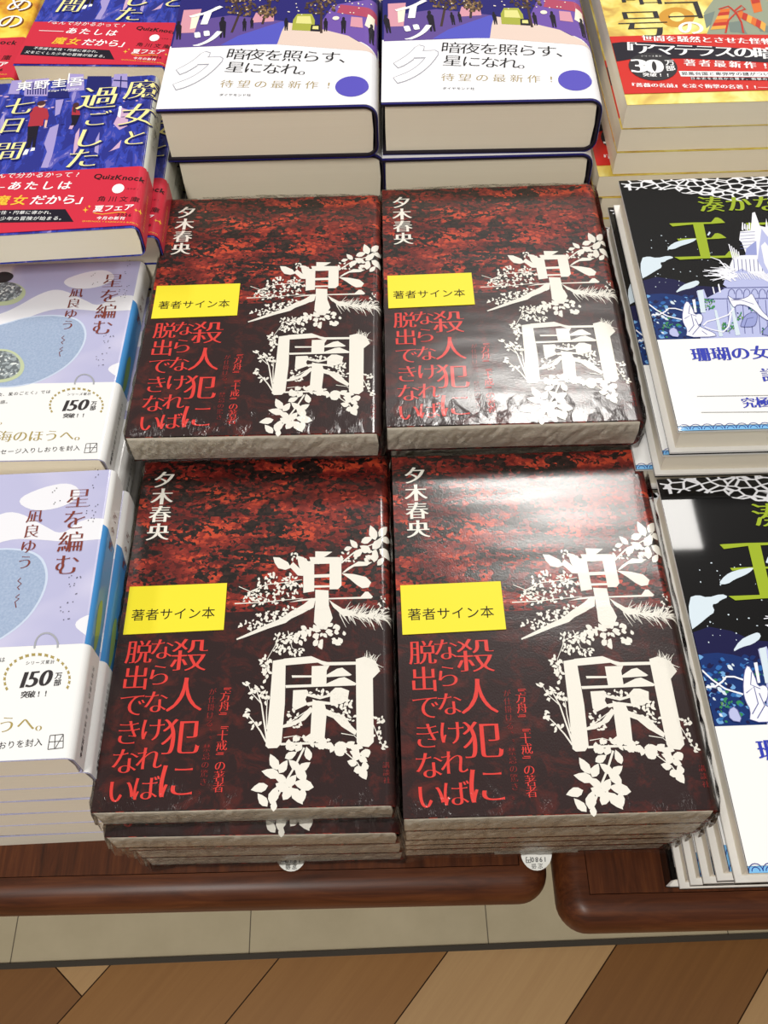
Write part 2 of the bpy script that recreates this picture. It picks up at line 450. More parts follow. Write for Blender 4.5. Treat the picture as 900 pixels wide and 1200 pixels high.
# ------------------------------------------------------------------ the display tables
TZ = ZO - 0.100
def table(x0, x1, yf, yb, label):
    """tabletop panel, rounded wooden edge running round it with rounded corners, four legs"""
    root = thing('display_table', label, 'table', ((x0 + x1) / 2, (yf + yb) / 2, 0), 0, 'brown display tables')
    cx, cy = (x0 + x1) / 2, (yf + yb) / 2; hx, hy = (x1 - x0) / 2, (yb - yf) / 2; e = 0.0155; TH = 0.030
    p = MB(); p.box((-hx + e + 0.0004, -hy + e + 0.0004, TZ - TH + 0.002), (hx - e - 0.0004, hy - e - 0.0004, TZ), 'mahogany_top'); p.build('tabletop', root)
    m = MB(); ring = []
    prof = [(0, -TH)] + [(0.0035 + (e - 0.0035) * math.sin(k * math.pi / 14), -TH / 2 - TH / 2 * math.cos(k * math.pi / 14)) for k in range(0, 15)] + [(0, 0)]
    path = []
    for qx, qy, a0 in ((hx - e, -hy + e, -90), (hx - e, hy - e, 0), (-hx + e, hy - e, 90), (-hx + e, -hy + e, 180)):
        for k in range(9):
            a = math.radians(a0 + 90 * k / 8); path.append((qx, qy, math.cos(a), math.sin(a)))
    n = len(prof)
    vs = [(qx + c * d, qy + s_ * d, TZ + z) for qx, qy, c, s_ in path for d, z in prof]; fs = []
    for i in range(len(path)):
        j = (i + 1) % len(path)
        for k in range(n - 1): fs.append((i * n + k, j * n + k, j * n + k + 1, i * n + k + 1))
    m.add(vs, fs, 'mahogany_edge'); m.build('edge_moulding', root, True)
    for sx in (-1, 1):
        for sy in (-1, 1):
            l = MB(); X, Y = sx * (hx - 0.07), (hy - 0.08) if sy > 0 else (-hy + 0.26)
            q = [(-1, -1), (1, -1), (1, 1), (-1, 1)]
            l.add([(X + a * 0.018, Y + b * 0.018, 0) for a, b in q] + [(X + a * 0.026, Y + b * 0.026, TZ - TH) for a, b in q],
                  [(0, 1, 5, 4), (1, 2, 6, 5), (2, 3, 7, 6), (3, 0, 4, 7), (3, 2, 1, 0), (4, 5, 6, 7)], 'mahogany_edge'); l.build('leg', root)
    return root
table(-0.80, 0.2085, -0.0185, 0.80, 'dark reddish brown wooden table with rounded edge under the left and middle book stacks')
table(0.2115, 1.15, -0.0335, 0.80, 'dark brown wooden table with rounded corner at the right, jutting further out to the front')

# ------------------------------------------------------------------ book building
def build_book(bk, name, label, group, cover_mat, page_mat='pages', inset=0.0012, band=None, spine_mat=None, board=None, skin=0.0003):
    """page block, jacket (or limp cover), paper band; art goes into whichever of them it is printed on"""
    root = thing(name, label, 'book', (bk.pos[0], bk.pos[1], bk.pos[2] + ZO - bk.t), bk.a, group)
    w, h, t, r = bk.w, bk.h, bk.t, bk.r
    pb = MB(); th = skin + 0.0003 if not board else 0.0020
    x0, x1, y0, y1, z0, z1 = inset, w - max(r * 0.45, 0.0022), inset, h - inset, th, t - th
    nseg = 6; vs = []; fs = []                                      # fore-edge and spine side slightly rounded
    sec = [(x0, z0), (x0 - 0.0002, (z0 + z1) / 2), (x0, z1), (x1, z1), (x1 + 0.0008, (z0 + z1) / 2), (x1, z0)]
    vs = [(x, y0, z) for x, z in sec] + [(x, y1, z) for x, z in sec]
    fs = [(5, 4, 3, 2, 1, 0)[::-1], (6, 7, 8, 9, 10, 11)[::-1]] + [(i, i + 6, (i + 1) % 6 + 6, (i + 1) % 6) for i in range(6)]
    pb.add(vs, fs, page_mat); pb.build('page_block', root)
    if board:
        b = MB(); b.sheet(bk.prof(-0.0006), 0.0003, h - 0.0003, board, 0.0013); b.build('board_case', root)
    c = MB(); c.sheet(bk.prof(0), 0, h, cover_mat, skin); 
    lo, hi = -1, 9
    if band: lo = band[0]
    bk.put_art(c, 0.0, lo if lo > 0 else -1, 9) if not band else bk.put_art(c, 0.0, lo, 9)
    cov = c.build('cover', root)
    if band:
        ytop, bmat = band[0], band[1]; y0b = band[2] if len(band) > 2 else 0.0002
        if y0b > 0.001: 
            c2 = MB(); bk.put_art(c2, 0.0, -1, y0b)
            if c2.v:                                              # print on the jacket below the band
                me = cov.data; bpy.data.objects.remove(cov); bk.put_art(c, 0.0, -1, y0b); cov = c.build('cover', root)
        b = MB(); b.sheet(bk.prof(0.00045), y0b, ytop, bmat, 0.0002); bk.put_art(b, 0.00045, y0b if y0b > 0.001 else -1, ytop, getattr(bk, 'band_first', 0)); b.build('paper_band', root)
    return root
ORD = ['topmost', 'second', 'third', 'fourth', 'fifth', 'sixth', 'seventh', 'eighth', 'ninth']
def stack(proto, bk, pose, offs, labels, gap=0.0003):
    """copies of a book under one another; offs are (dx, dy, extra degrees) for each"""
    x, y, z, deg = pose; made = []
    for k, (dx, dy, dd) in enumerate(offs):
        if proto.get('used'): o = copy_tree(proto)
        else: o = proto; proto['used'] = 1
        if 'used' in o and o is not proto: del o['used']
        o.location = (x + dx, y + dy, z + ZO - bk.t - k * (bk.t + gap)); o.rotation_euler = (0, 0, math.radians(deg + dd)); o['label'] = labels[k]
        made.append(o)
    return made

# ------------------------------------------------------------------ the black and red novel with the white plant title
t = NT('red_foliage'); v = t.coord((1, 1.25, 1)); w1 = t.n('ShaderNodeMix', data_type='RGBA')

jit = t.n('ShaderNodeTexNoise'); jit.inputs['Scale'].default_value = 500; t.l(t.coord(), jit.inputs['Vector'])
ad = t.n('ShaderNodeVectorMath'); ad.operation = 'MULTIPLY_ADD'; t.l(jit.outputs['Color'], ad.inputs[0]); ad.inputs[1].default_value = (0.0034, 0.0026, 0); t.l(v, ad.inputs[2])
vc = t.n('ShaderNodeTexVoronoi'); vc.inputs['Scale'].default_value = 520; t.l(ad.outputs[0], vc.inputs['Vector'])
cs = t.n('ShaderNodeSeparateColor'); t.l(vc.outputs['Color'], cs.inputs[0])
mid = t.noise(t.coord((0.7, 1.5, 1)), 85, 2, 0.6, 1.2); slow = t.noise(t.coord((0.8, 1.4, 1)), 30, 2, 0.5, 0.3)
cl = t.math('ADD', t.math('MULTIPLY', mid, 0.65), t.math('MULTIPLY', slow, 0.35))
p = t.ramp(cl, [(0.42, (0.03, 0.03, 0.03, 1)), (0.49, (0.5, 0.5, 0.5, 1)), (0.56, (0.95, 0.95, 0.95, 1))])
isred = t.math('LESS_THAN', cs.outputs[0], p)
hot = t.math('ADD', t.math('MULTIPLY', t.noise(t.coord((0.6, 1.6, 1), 0, (3, 1, 0)), 60, 2), 0.8), t.math('MULTIPLY', cs.outputs[1], 0.2))
red = t.ramp(hot, [(0.38, lin(76, 25, 22)), (0.50, lin(112, 34, 28)), (0.58, lin(138, 46, 36)), (0.65, lin(188, 68, 42))])
dark = t.ramp(cs.outputs[2], [(0.3, lin(26, 21, 19)), (0.9, lin(52, 34, 30))])
t.set(t.mix(isred, dark, red), **FILM); film_bump(t); MATS['red_foliage'] = t.m
t = NT('maroon_band')
t.set(t.mix(t.ramp(t.noise(t.coord((1, 1.2, 1)), 85, 4, 0.68, 0.5), [(0.50, (0, 0, 0, 1)), (0.66, (1, 1, 1, 1))]), lin(41, 24, 24), lin(76, 30, 26)), **FILM); film_bump(t); MATS['maroon_band'] = t.m
ink('ivory_print', (228, 224, 214), film=True); ink('red_print', (212, 60, 54), film=True); ink('dim_red_print', (128, 38, 36), film=True)
t = NT('yellow_label'); t.set(lin(232, 216, 28), 0.55, 0.05); MATS['yellow_label'] = t.m
ink('black_print', (26, 24, 24), 0.5)
t = NT('clear_wrap')
tr_ = t.n('ShaderNodeBsdfTransparent'); gl = t.n('ShaderNodeBsdfGlossy'); gl.inputs['Roughness'].default_value = 0.13
mx = t.n('ShaderNodeMixShader'); fr = t.n('ShaderNodeFresnel'); fr.inputs['IOR'].default_value = 1.5
bn = t.n('ShaderNodeBump'); bn.inputs['Strength'].default_value = 1.0; bn.inputs['Distance'].default_value = 0.0011
t.l(t.noise(t.coord((1, 1, 1)), 330, 3, 0.65, 1.0), bn.inputs['Height'])
for q in (gl, fr): t.l(bn.outputs[0], q.inputs['Normal'])
t.l(t.math('MULTIPLY', fr.outputs[0], 1.0), mx.inputs[0]); t.l(tr_.outputs[0], mx.inputs[1]); t.l(gl.outputs[0], mx.inputs[2]); t.l(mx.outputs[0], t.out.inputs[0])
MATS['clear_wrap'] = t.m

NV = Book(0.131, 0.188, 0.0196, 0, 0, 0, 0, 0.0042)
c7 = lambda x, y: (290 + x / 4, 600 + y / 4)
c1 = lambda x, y: (90 + x / 2.25, 530 + y / 2.25)
nb_top = NV.P(300, 717).y
def g7(*pts): NV.poly([c7(*p) for p in pts], 'ivory_print', 2)
# 楽
g7((262, 235), (313, 228), (313, 372), (262, 380)); g7((385, 228), (440, 222), (441, 345), (425, 362), (385, 363))
g7((290, 212), (430, 212), (441, 226), (440, 241), (300, 245)); g7((310, 294), (388, 291), (388, 306), (310, 309)); g7((305, 345), (390, 344), (390, 353), (305, 356))
g7((318, 185), (398, 187), (372, 205), (350, 217), (318, 217))
g7((120, 212), (150, 214), (190, 236), (204, 262), (178, 272), (145, 264), (128, 240)); g7((196, 255), (214, 235), (250, 270), (262, 300), (236, 298))
g7((232, 205), (262, 212), (295, 240), (275, 312), (255, 290), (240, 250))
g7((445, 285), (470, 262), (520, 232), (585, 236), (560, 252), (500, 256), (455, 284))
g7((440, 287), (500, 292), (556, 305), (580, 330), (568, 354), (538, 358), (512, 342), (480, 315))
g7((380, 404), (530, 398), (552, 374), (566, 374), (588, 398), (580, 406), (380, 410)); g7((196, 424), (250, 410), (322, 403), (322, 411), (250, 418))
g7((318, 365), (380, 368), (382, 440), (400, 500), (372, 552), (340, 552), (312, 520), (318, 420))
g7((320, 405), (310, 448), (262, 476), (206, 502), (180, 522), (100, 548), (0, 586), (-40, 600), (0, 574), (90, 530), (150, 505), (205, 468), (265, 432), (300, 404))
g7((382, 412), (404, 428), (448, 455), (505, 470), (480, 490), (440, 484), (402, 446))
# 園
g7((120, 700), (180, 690), (176, 900), (160, 1086), (140, 1108), (98, 1110), (85, 1098), (105, 900)); g7((508, 692), (550, 680), (600, 700), (622, 748), (588, 782), (592, 1080), (568, 1104), (520, 1098), (512, 1080))
g7((170, 690), (300, 678), (350, 700), (375, 706), (515, 704), (515, 718), (360, 722), (330, 708), (170, 722)); g7((155, 1085), (300, 1080), (300, 1091), (155, 1096))
g7((302, 725), (385, 722), (372, 745), (370, 820), (300, 820)); g7((208, 768), (366, 769), (420, 737), (445, 732), (489, 765), (480, 770), (380, 776), (210, 779)); g7((178, 814), (368, 808), (430, 780), (455, 776), (512, 806), (505, 815), (370, 820), (180, 827))
g7((215, 838), (278, 835), (286, 850), (272, 880), (282, 905), (225, 931), (211, 915)); g7((388, 848), (412, 826), (440, 826), (477, 840), (470, 884), (440, 902), (388, 906))
g7((270, 898), (330, 886), (392, 894), (392, 906), (330, 902), (285, 912)); g7((276, 850), (340, 868), (392, 856), (392, 866), (340, 880), (276, 864))
g7((306, 880), (362, 900), (372, 940), (362, 1060), (380, 1078), (300, 1078), (266, 1060), (296, 1040), (300, 960)); g7((310, 930), (272, 975), (205, 1008), (165, 1014), (165, 1002), (240, 972), (296, 915))
g7((360, 922), (402, 940), (455, 958), (484, 1000), (514, 1030), (505, 1048), (442, 1008), (402, 968), (360, 952))
rd = random.Random(11)
def lv(cx, cy, rx, ry, n, ln, fat=0.55, ang=None): NV.leaves(cx, cy, rx, ry, int(n * 1.15), ln * 0.76, 'ivory_print', rd, 3, fat, c7, ang)
def br(*pts, w=0.0006, tp=0.5): NV.line([c7(*p) for p in pts], w, 'ivory_print', 2, tp)
for x, y, a, l in ((588, 98, 1.9, 74), (636, 90, 0.9, 66), (655, 128, 0.1, 60), (650, 196, -0.6, 78), (598, 206, 1.4, 62), (552, 172, 2.7, 58), (498, 150, 2.3, 52), (560, 132, 0.4, 60), (520, 192, 0.7, 60), (472, 172, 0.3, 40), (610, 150, 0.8, 70), (625, 232, 0.9, 50)): NV.leaf(*c7(x, y), l / 4, -a, 'ivory_print', 3, 0.55)
lv(470, 215, 38, 34, 12, 30); br((440, 240), (500, 190), (590, 150), (640, 110), w=0.0009); lv(540, 200, 60, 36, 7, 44)
lv(130, 330, 90, 40, 34, 26); lv(110, 392, 120, 40, 44, 24); lv(215, 345, 50, 60, 22, 26); lv(30, 410, 60, 30, 16, 24); lv(225, 215, 30, 20, 8, 26); lv(300, 230, 40, 22, 5, 26)
br((-60, 430), (60, 425), (150, 415), (260, 405)); br((0, 380), (90, 340), (190, 330), (255, 318)); br((-40, 350), (40, 385), (110, 420), w=0.0004)
lv(110, 490, 70, 26, 30, 26); lv(20, 535, 70, 26, 26, 24); lv(200, 466, 40, 22, 9, 24)
br((-50, 600), (60, 548), (160, 510), (230, 480), w=0.0008)
lv(345, 560, 92, 34, 24, 42, 0.7); lv(335, 615, 34, 22, 5, 40, 0.75); lv(428, 590, 34, 34, 7, 42, 0.75); lv(255, 590, 36, 36, 9, 36, 0.7)
lv(180, 590, 56, 30, 24, 28); lv(145, 640, 36, 30, 14, 28); lv(225, 655, 44, 24, 13, 30); lv(85, 710, 28, 44, 14, 34); lv(90, 770, 20, 34, 7, 32)
br((150, 575), (130, 630), (95, 690), (85, 780), w=0.0004); br((190, 560), (210, 640), (250, 660), w=0.0004); br((300, 560), (220, 580), (150, 600), w=0.0004)
for i in range(120):                                                # the needle spray at the right
    x = rd.uniform(430, 640); y = 478 + (x - 430) * 0.10 + rd.uniform(-8, 8); a = rd.uniform(-1.25, 1.25); l = rd.uniform(32, 70)
    br((x, y), (x + l * math.cos(a), y + l * math.sin(a)), w=0.00052, tp=0.3)
lv(640, 430, 30, 36, 10, 20)
for i in range(26):
    a = rd.uniform(-2.2, 0.6); x, y = 570 + rd.uniform(-30, 30), 710 + rd.uniform(-15, 15); br((x, y), (x + 46 * math.cos(a), y + 46 * math.sin(a)), w=0.0004, tp=0.2)
lv(45, 850, 42, 36, 14, 32); lv(-8, 815, 12, 18, 4, 28); lv(85, 870, 18, 36, 8, 30); lv(0, 945, 24, 20, 6, 32); lv(35, 1000, 26, 24, 6, 30); lv(-10, 930, 10, 14, 3, 26)
br((88, 1080), (62, 1030), (30, 985), (0, 950), w=0.0008); br((94, 1080), (78, 980), (66, 900), (40, 830), w=0.0009); br((92, 1020), (90, 940), (94, 880), w=0.0006); br((66, 900), (20, 850), (0, 800), w=0.0005)
lv(225, 985, 46, 28, 16, 30); lv(340, 850, 70, 18, 14, 28); lv(450, 900, 44, 44, 16, 34); lv(475, 970, 36, 40, 14, 30); lv(420, 925, 40, 30, 10, 30); lv(215, 945, 30, 20, 7, 26)
br((180, 1000), (240, 960), (300, 920)); br((170, 1060), (230, 1050), (300, 1075), w=0.0004); br((440, 1040), (500, 1050), (540, 1090), w=0.0004)
lv(620, 975, 38, 18, 9, 28); lv(612, 1040, 24, 30, 8, 28); lv(635, 1095, 16, 20, 5, 30); br((590, 1000), (615, 1060), (640, 1110), w=0.0004)
lv(250, 1090, 66, 34, 14, 50, 0.65); lv(360, 1085, 44, 26, 8, 42, 0.7); lv(440, 1110, 46, 36, 9, 56, 0.7); lv(530, 1130, 40, 40, 7, 56, 0.75); lv(210, 1100, 26, 26, 4, 48, 0.75)
def L1(x, y, ln, a, fat=0.55): NV.leaf(*c1(x, y), ln * 0.9 / 2.25, -a, 'ivory_print', 3, fat)
for x, y, l, a in ((520, 818, 52, 2.0), (512, 848, 56, 2.9), (545, 830, 46, 1.0), (482, 886, 52, -2.9), (490, 918, 48, 2.2), (520, 905, 56, 1.2), (545, 886, 52, -0.5), (566, 868, 48, 0.9), (590, 848, 54, 2.2), (598, 878, 62, 2.9), (556, 900, 48, 1.0), (582, 908, 58, -1.0), (600, 830, 44, 0.6), (574, 826, 46, 2.4), (520, 932, 36, 1.5), (610, 796, 42, 1.8), (565, 800, 40, 0.5), (536, 860, 46, 2.6), (596, 905, 40, -1.5)): L1(x, y, l, a)
NV.line([c1(*p) for p in ((600, 780), (575, 830), (545, 880), (520, 925))], 0.0009, 'ivory_print', 2)
for x, y, l, a in ((560, 776, 26, 1), (645, 772, 32, 2), (668, 776, 30, -0.4), (690, 790, 34, 2.5), (722, 772, 30, 0.6), (738, 800, 34, 1.4), (726, 820, 30, 2.8), (744, 838, 32, 0.3), (760, 828, 30, 1.7), (756, 850, 36, -1.1), (700, 772, 26, 0.2), (736, 782, 28, -0.8), (764, 796, 24, 2)): L1(x, y, l, a, 0.75)
NV.line([c1(*p) for p in ((640, 765), (700, 785), (740, 820), (756, 850))], 0.0005, 'ivory_print', 2)
# lettering
def t1(st, a, b, mat, style, size=0.95, vert=True, sx=1, layer=2): NV.text(st, c1(*a), c1(*b), mat, layer, style, size, vert, sx)
t1('夕木春央', (231, 73), (214, 211), 'ivory_print', 'boldmin', 1.0, sx=1.08)
t1('殺人犯に', (297, 537), (262, 868), 'red_print', 'mincho', 0.93, sx=0.98)
t1('ならなければ', (225, 521), (182, 888), 'red_print', 'mincho', 0.92)
t1('脱出できない', (165, 529), (117, 895), 'red_print', 'mincho', 1.0)
t1('『方舟』『十戒』の著者', (394, 620), (374, 884), 'red_print', 'mincho', 1.12)
t1('が仕掛ける、〝禁忌の驚き〟', (359, 633), (332, 894), 'dim_red_print', 'mincho', 0.95)
t1('講談社', (815, 826), (817, 866), 'dim_red_print', 'mincho', 0.9)
novel = build_book(NV, 'novel', '', 'shrink-wrapped black and red novels', 'red_foliage', 'grey_pages', 0.0004, (nb_top, 'maroon_band'))
# author and title on the spine
# label sticker
def label_part(root, bk):
    q = [bk.P(*c1(*p)) for p in ((123, 483), (388, 470), (397, 347), (141, 357))]; z = bk.t + 0.0009
    m = MB(); m.add([(p.x, p.y, z) for p in q] + [(p.x, p.y, z - 0.00025) for p in q], [(0, 1, 2, 3), (0, 4, 5, 1), (1, 5, 6, 2), (2, 6, 7, 3), (3, 7, 4, 0)], 'yellow_label')
    keep = bk.art; bk.art = []
    bk.text('著者サイン本', c1(163, 432), c1(348, 426), 'black_print', 1, 'gothic', 0.98); bk.put_art(m, 0.00095, -1, 9); bk.art = keep
    o = m.build('sticker', root); o['label'] = 'bright yellow label with black handwriting-like print stuck on the cover'
label_part(novel, NV)
# clear wrap: a loose crinkled skin round the page edges, puckered at the corners, with a lip at the head
def wrap_part(root, bk, seed):
    rn = random.Random(seed); m = MB(); w, h, tt = bk.w, bk.h, bk.t
    path = []
    for k in range(49): path.append((w * k / 48, -0.0012, 0, -1))
    for k in range(1, 41): path.append((w + 0.0012, h * k / 40, 1, 0))
    for k in range(1, 33): path.append((w - w * k / 32, h + 0.0012, 0, 1))
    for k in range(1, 40): path.append((-0.0012, h - h * k / 40, -1, 0))
    n = len(path); rows = 6; vs = []
    for j in range(rows):
        u = j / (rows - 1)
        for i, (x, y, a, b) in enumerate(path):
            corner = max(0, 1 - min(abs(x), abs(w - x)) / 0.012) * (1 if y < 0.02 else 0.3)
            d = rn.uniform(-0.0003, 0.0006) + math.sin(u * math.pi) * 0.0006 + (1 - u) * corner * rn.uniform(0, 0.0035)
            lip = 0.0016 * math.sin(math.pi * min(1, max(0, x / w))) if (y > h and j == rows - 1) else 0
            zz = 0.0003 + (tt - 0.0008) * u + lip + rn.uniform(-0.0004, 0.0004) * (0 < j < rows - 1)
            vs.append((x + a * d, y + b * d, zz))
    fs = [(j * n + i, j * n + (i + 1) % n, (j + 1) * n + (i + 1) % n, (j + 1) * n + i) for j in range(rows - 1) for i in range(n)]
    m.add(vs, fs, 'clear_wrap'); o = m.build('shrink_wrap', root); o['label'] = 'crinkled clear plastic wrap around the page edges'
wrap_part(novel, NV, 3)
WH = 'shrink-wrapped black and red novel with white plant-shaped title'
def lab(where, n, first): return [first] + ['%s novel from the top in the %s stack of black and red novels' % (ORD[k].capitalize(), where) for k in range(1, n)]
LLs = stack(novel, NV, (0, 0, 0, 0), [(0, 0, 0), (0.0012, -0.0052, -0.4), (0.0018, -0.0015, 0.2), (0.0026, 0.0, -0.2), (0.0030, 0.001, 0)],
      lab('front left', 5, 'Black and red novel topping the front left of the four stacks, without glare'))
LRs = stack(novel, NV, (0.1341, -0.0084, 0.0088, 0.24), [(0, 0, 0), (0.0007, 0.0012, -0.1), (0.0002, 0.004, 0.1), (0.0006, 0.007, -0.2), (0.0002, 0.009, 0)],
      lab('front right', 5, 'Black and red novel topping the front right stack, big lamp glare on its upper half'))
ULs = stack(novel, NV, (-0.0028, 0.1816, 0.0294, -0.78), [(0, 0, 0), (0.001, 0.012, 0.3), (0.0, 0.013, 0.0), (0.001, 0.0125, 0.2), (0.0, 0.013, 0), (0.0005, 0.0125, 0)],
      lab('rear left', 6, 'Black and red novel topping the rear left of the four plastic-wrapped stacks'))
URs = stack(novel, NV, (0.1311, 0.1819, 0.0313, -0.25), [(0, 0, 0), (0.0015, 0.010, 0), (0.001, 0.0115, 0.2), (0.002, 0.012, 0), (0.001, 0.0125, 0), (0.0015, 0.0125, 0)],
      lab('rear right', 6, 'Black and red novel topping the rear right stack, lamp glare along its lower edge'))
# paper slips hanging out of the lowest front books
def slip(root, lx, yc, lab_):
    m = MB(); z = 0.0030; R = 0.0078; pts = [(lx - 0.021, 0.02), (lx - 0.021, min(-0.0003, yc)), (lx - R, min(-0.0003, yc))]
    pts += [(lx + R * math.cos(a), yc + R * math.sin(a)) for a in [math.radians(180 + 180 * k / 14) for k in range(15)]] + [(lx + R, min(-0.0003, yc)), (lx + 0.021, min(-0.0003, yc)), (lx + 0.021, 0.02)]
    sag = lambda y: z - (max(0, -0.001 - y)) * 0.35
    n = len(pts); 
    m.add([(x, y, sag(y)) for x, y in pts] + [(x, y, sag(y) - 0.0002) for x, y in pts], [tuple(range(n))] + [(i, i + n, (i + 1) % n + n, (i + 1) % n) for i in range(n)], 'slip_paper')
    for st, y0, half, sty in (('1980円', yc - 0.0030, 0.0042, 'bold'), ('定価', yc - 0.0058, 0.0016, 'gothic')):
        k = len(st)
        for i, ch in enumerate(st):                                # printed upside down as it hangs
            q, tr2, wd = glyph(ch, sty); cx = lx + half - 2 * half * i / (k - 1); s_ = 0.0030 if k > 2 else 0.0026
            m.add([(cx - p.x * s_, y0 - p.y * s_, sag(y0 - p.y * s_) + 0.0001) for p in q], [tuple(f) for f in tr2], 'grey_print')
    o = m.build('order_slip', root); o['label'] = lab_
ink('slip_paper', (236, 236, 230), 0.7); ink('grey_print', (90, 90, 90), 0.7)
slip(LLs[-1], 0.0727, 0.0030, 'white rounded paper slip with an upside-down price'); slip(LRs[-1], 0.0663, -0.0010, 'white rounded paper slip with an upside-down price')
# ------------------------------------------------------------------ the thick white-banded novels behind
ink('night_blue', (38, 34, 112), 0.35, 0.3); ink('violet_edge', (88, 80, 186), 0.4, 0.2); ink('white_paper', (238, 238, 242), 0.42, 0.12)
ink('road_blue', (84, 86, 192), 0.4, 0.3); ink('pave_violet', (96, 74, 146), 0.4, 0.3); ink('pave_sand', (226, 204, 192), 0.4, 0.3); ink('shop_pink', (214, 152, 168), 0.4, 0.3)
ink('bus_green', (168, 172, 66), 0.4, 0.3); ink('bus_pane', (224, 220, 140), 0.4, 0.3); ink('lamp_cream', (246, 236, 214), 0.4, 0.3); ink('bark_brown', (66, 48, 44), 0.4, 0.3)
ink('leaf_brown', (88, 70, 52), 0.4, 0.3); ink('leaf_tan', (146, 116, 78), 0.4, 0.3); ink('figure_black', (24, 18, 34), 0.4, 0.3); ink('awning_rose', (176, 72, 100), 0.4, 0.3)
ink('pure_white', (250, 250, 250), 0.45, 0.1); ink('silver_line', (160, 160, 172), 0.45, 0.1); ink('gold_print', (166, 146, 96), 0.45, 0.1); ink('shop_violet', (112, 82, 168), 0.4, 0.3)
PB = Book(0.1315, 0.188, 0.0350, -0.001, 0.391, 0.0765, -1.0, 0.008)
c2 = lambda x, y: (170 + x / 3.103, y / 3.103)
cb = lambda x, y: (180 + x / 3.3333, y / 3.3333)
def pp(mat, *pts, layer=1): PB.poly([cb(*p) for p in pts], mat, layer)
pp('pave_violet', (70, 190), (95, 90), (300, 60), (520, 84), (480, 174)); pp('shop_pink', (100, 130), (118, 40), (188, 36), (160, 128), layer=2); pp('lamp_cream', (150, 60), (185, 50), (165, 110), (142, 115), layer=3)
pp('pave_sand', (478, 176), (500, 120), (520, 88), (690, 110), (760, 140), (872, 205)); pp('road_blue', (500, 84), (520, 84), (500, 124), (482, 176), (262, 176), (330, 140))
pp('shop_violet', (640, 110), (700, 20), (890, -10), (884, 205), (760, 140)); pp('awning_rose', (716, 50), (730, 18), (885, 36), (885, 76), layer=2); pp('shop_pink', (768, 104), (772, 66), (815, 70), (818, 110), layer=3); pp('lamp_cream', (825, 100), (838, 55), (868, 62), (862, 120), layer=3)
pp('shop_pink', (380, 90), (400, 50), (470, 60), (470, 84), layer=2); pp('bus_green', (540, 118), (545, 78), (562, 55), (618, 55), (630, 80), (628, 122), layer=2); pp('bus_pane', (556, 92), (562, 64), (612, 64), (618, 94), layer=3)
pp('figure_black', (612, 122), (616, 98), (650, 98), (650, 124), layer=3); pp('bus_pane', (620, 115), (622, 103), (644, 103), (644, 116), layer=4)
r2 = random.Random(21)
for tx, ty, bx, by, rx, ry in ((345, 30, 305, 128, 62, 34), (440, 45, 425, 95, 40, 26), (655, 25, 655, 130, 66, 32), (310, -20, 330, 40, 70, 30), (640, -30, 650, 30, 70, 30), (460, -20, 450, 40, 40, 30)):
    PB.line([cb(bx, by), cb(tx, ty)], 0.0016, 'bark_brown', 2)
    for k in range(70):
        a = r2.uniform(0, 6.28); q = math.sqrt(r2.random()); PB.leaf(*cb(tx + rx * q * math.cos(a), ty + ry * q * math.sin(a)), 3.4, r2.uniform(0, 6.28), r2.choice(['leaf_brown', 'bark_brown', 'bark_brown', 'leaf_brown', 'leaf_tan']), 3, 0.8)
for k in range(46):
    x, y = r2.uniform(300, 880), r2.uniform(-40, 60); PB.disc(*cb(x, y), 0.9, 0.6, 'lamp_cream', 5, 8)
PB.disc(*cb(712, 72), 4, 2.2, 'lamp_cream', 4)
for x, y, hgt in ((270, 108, 80), (355, 98, 48), (384, 92, 40), (518, 96, 48), (672, 98, 50), (742, 100, 62), (852, 130, 78), (98, 120, 70)):
    w_ = hgt * 0.17
    PB.poly([cb(x + a * w_, y + b * hgt / 2) for a, b in ((-0.5, -0.68), (0.5, -0.68), (1, -0.5), (0.9, 0.1), (0.7, 1), (0.2, 1), (0, 0.3), (-0.3, 1), (-0.8, 1), (-0.8, 0.1), (-1, -0.45))], 'figure_black', 4); PB.disc(*cb(x, y - hgt * 0.42), w_ * 0.16, hgt * 0.022 + 0.6, 'figure_black', 4, 10)
PB.big('フ', *c2(262, -60), 44, 'pure_white', 6, 'boldmin', sx=0.8); PB.big('ィ', *c2(228, 48), 58, 'pure_white', 6, 'boldmin', sx=0.85, skew=0.1); PB.big('ッ', *c2(222, 132), 52, 'pure_white', 6, 'boldmin', sx=0.85, skew=0.15)
PB.big('ク', *c2(190, 262), 80, 'silver_line', 2, 'fatter', sx=0.68, skew=0.2); PB.big('ク', *c2(190, 262), 80, 'pure_white', 3, 'fat', sx=0.68, skew=0.2)
PB.text('暗夜を照らす、', c2(333, 200), c2(742, 214), 'black_print', 4, 'lightmin', 1.12); PB.text('星になれ。', c2(328, 248), c2(596, 258), 'black_print', 4, 'lightmin', 1.12)
PB.text('待望の最新作!', c2(298, 308), c2(668, 313), 'gold_print', 2, 'lightmin', 0.82); PB.text('ダイヤモンド社', c2(278, 348), c2(378, 349), 'black_print', 2, 'gothic', 0.95)
PB.disc(*c2(752, 317), 19.5, 12.2, 'violet_edge', 2, 28)
pband = PB.P(*c2(450, 163)).y
thick = build_book(PB, 'thick_novel', '', 'thick novels with white paper bands', 'night_blue', 'pages', 0.0022, (pband, 'white_paper', 0.0013), board='board')
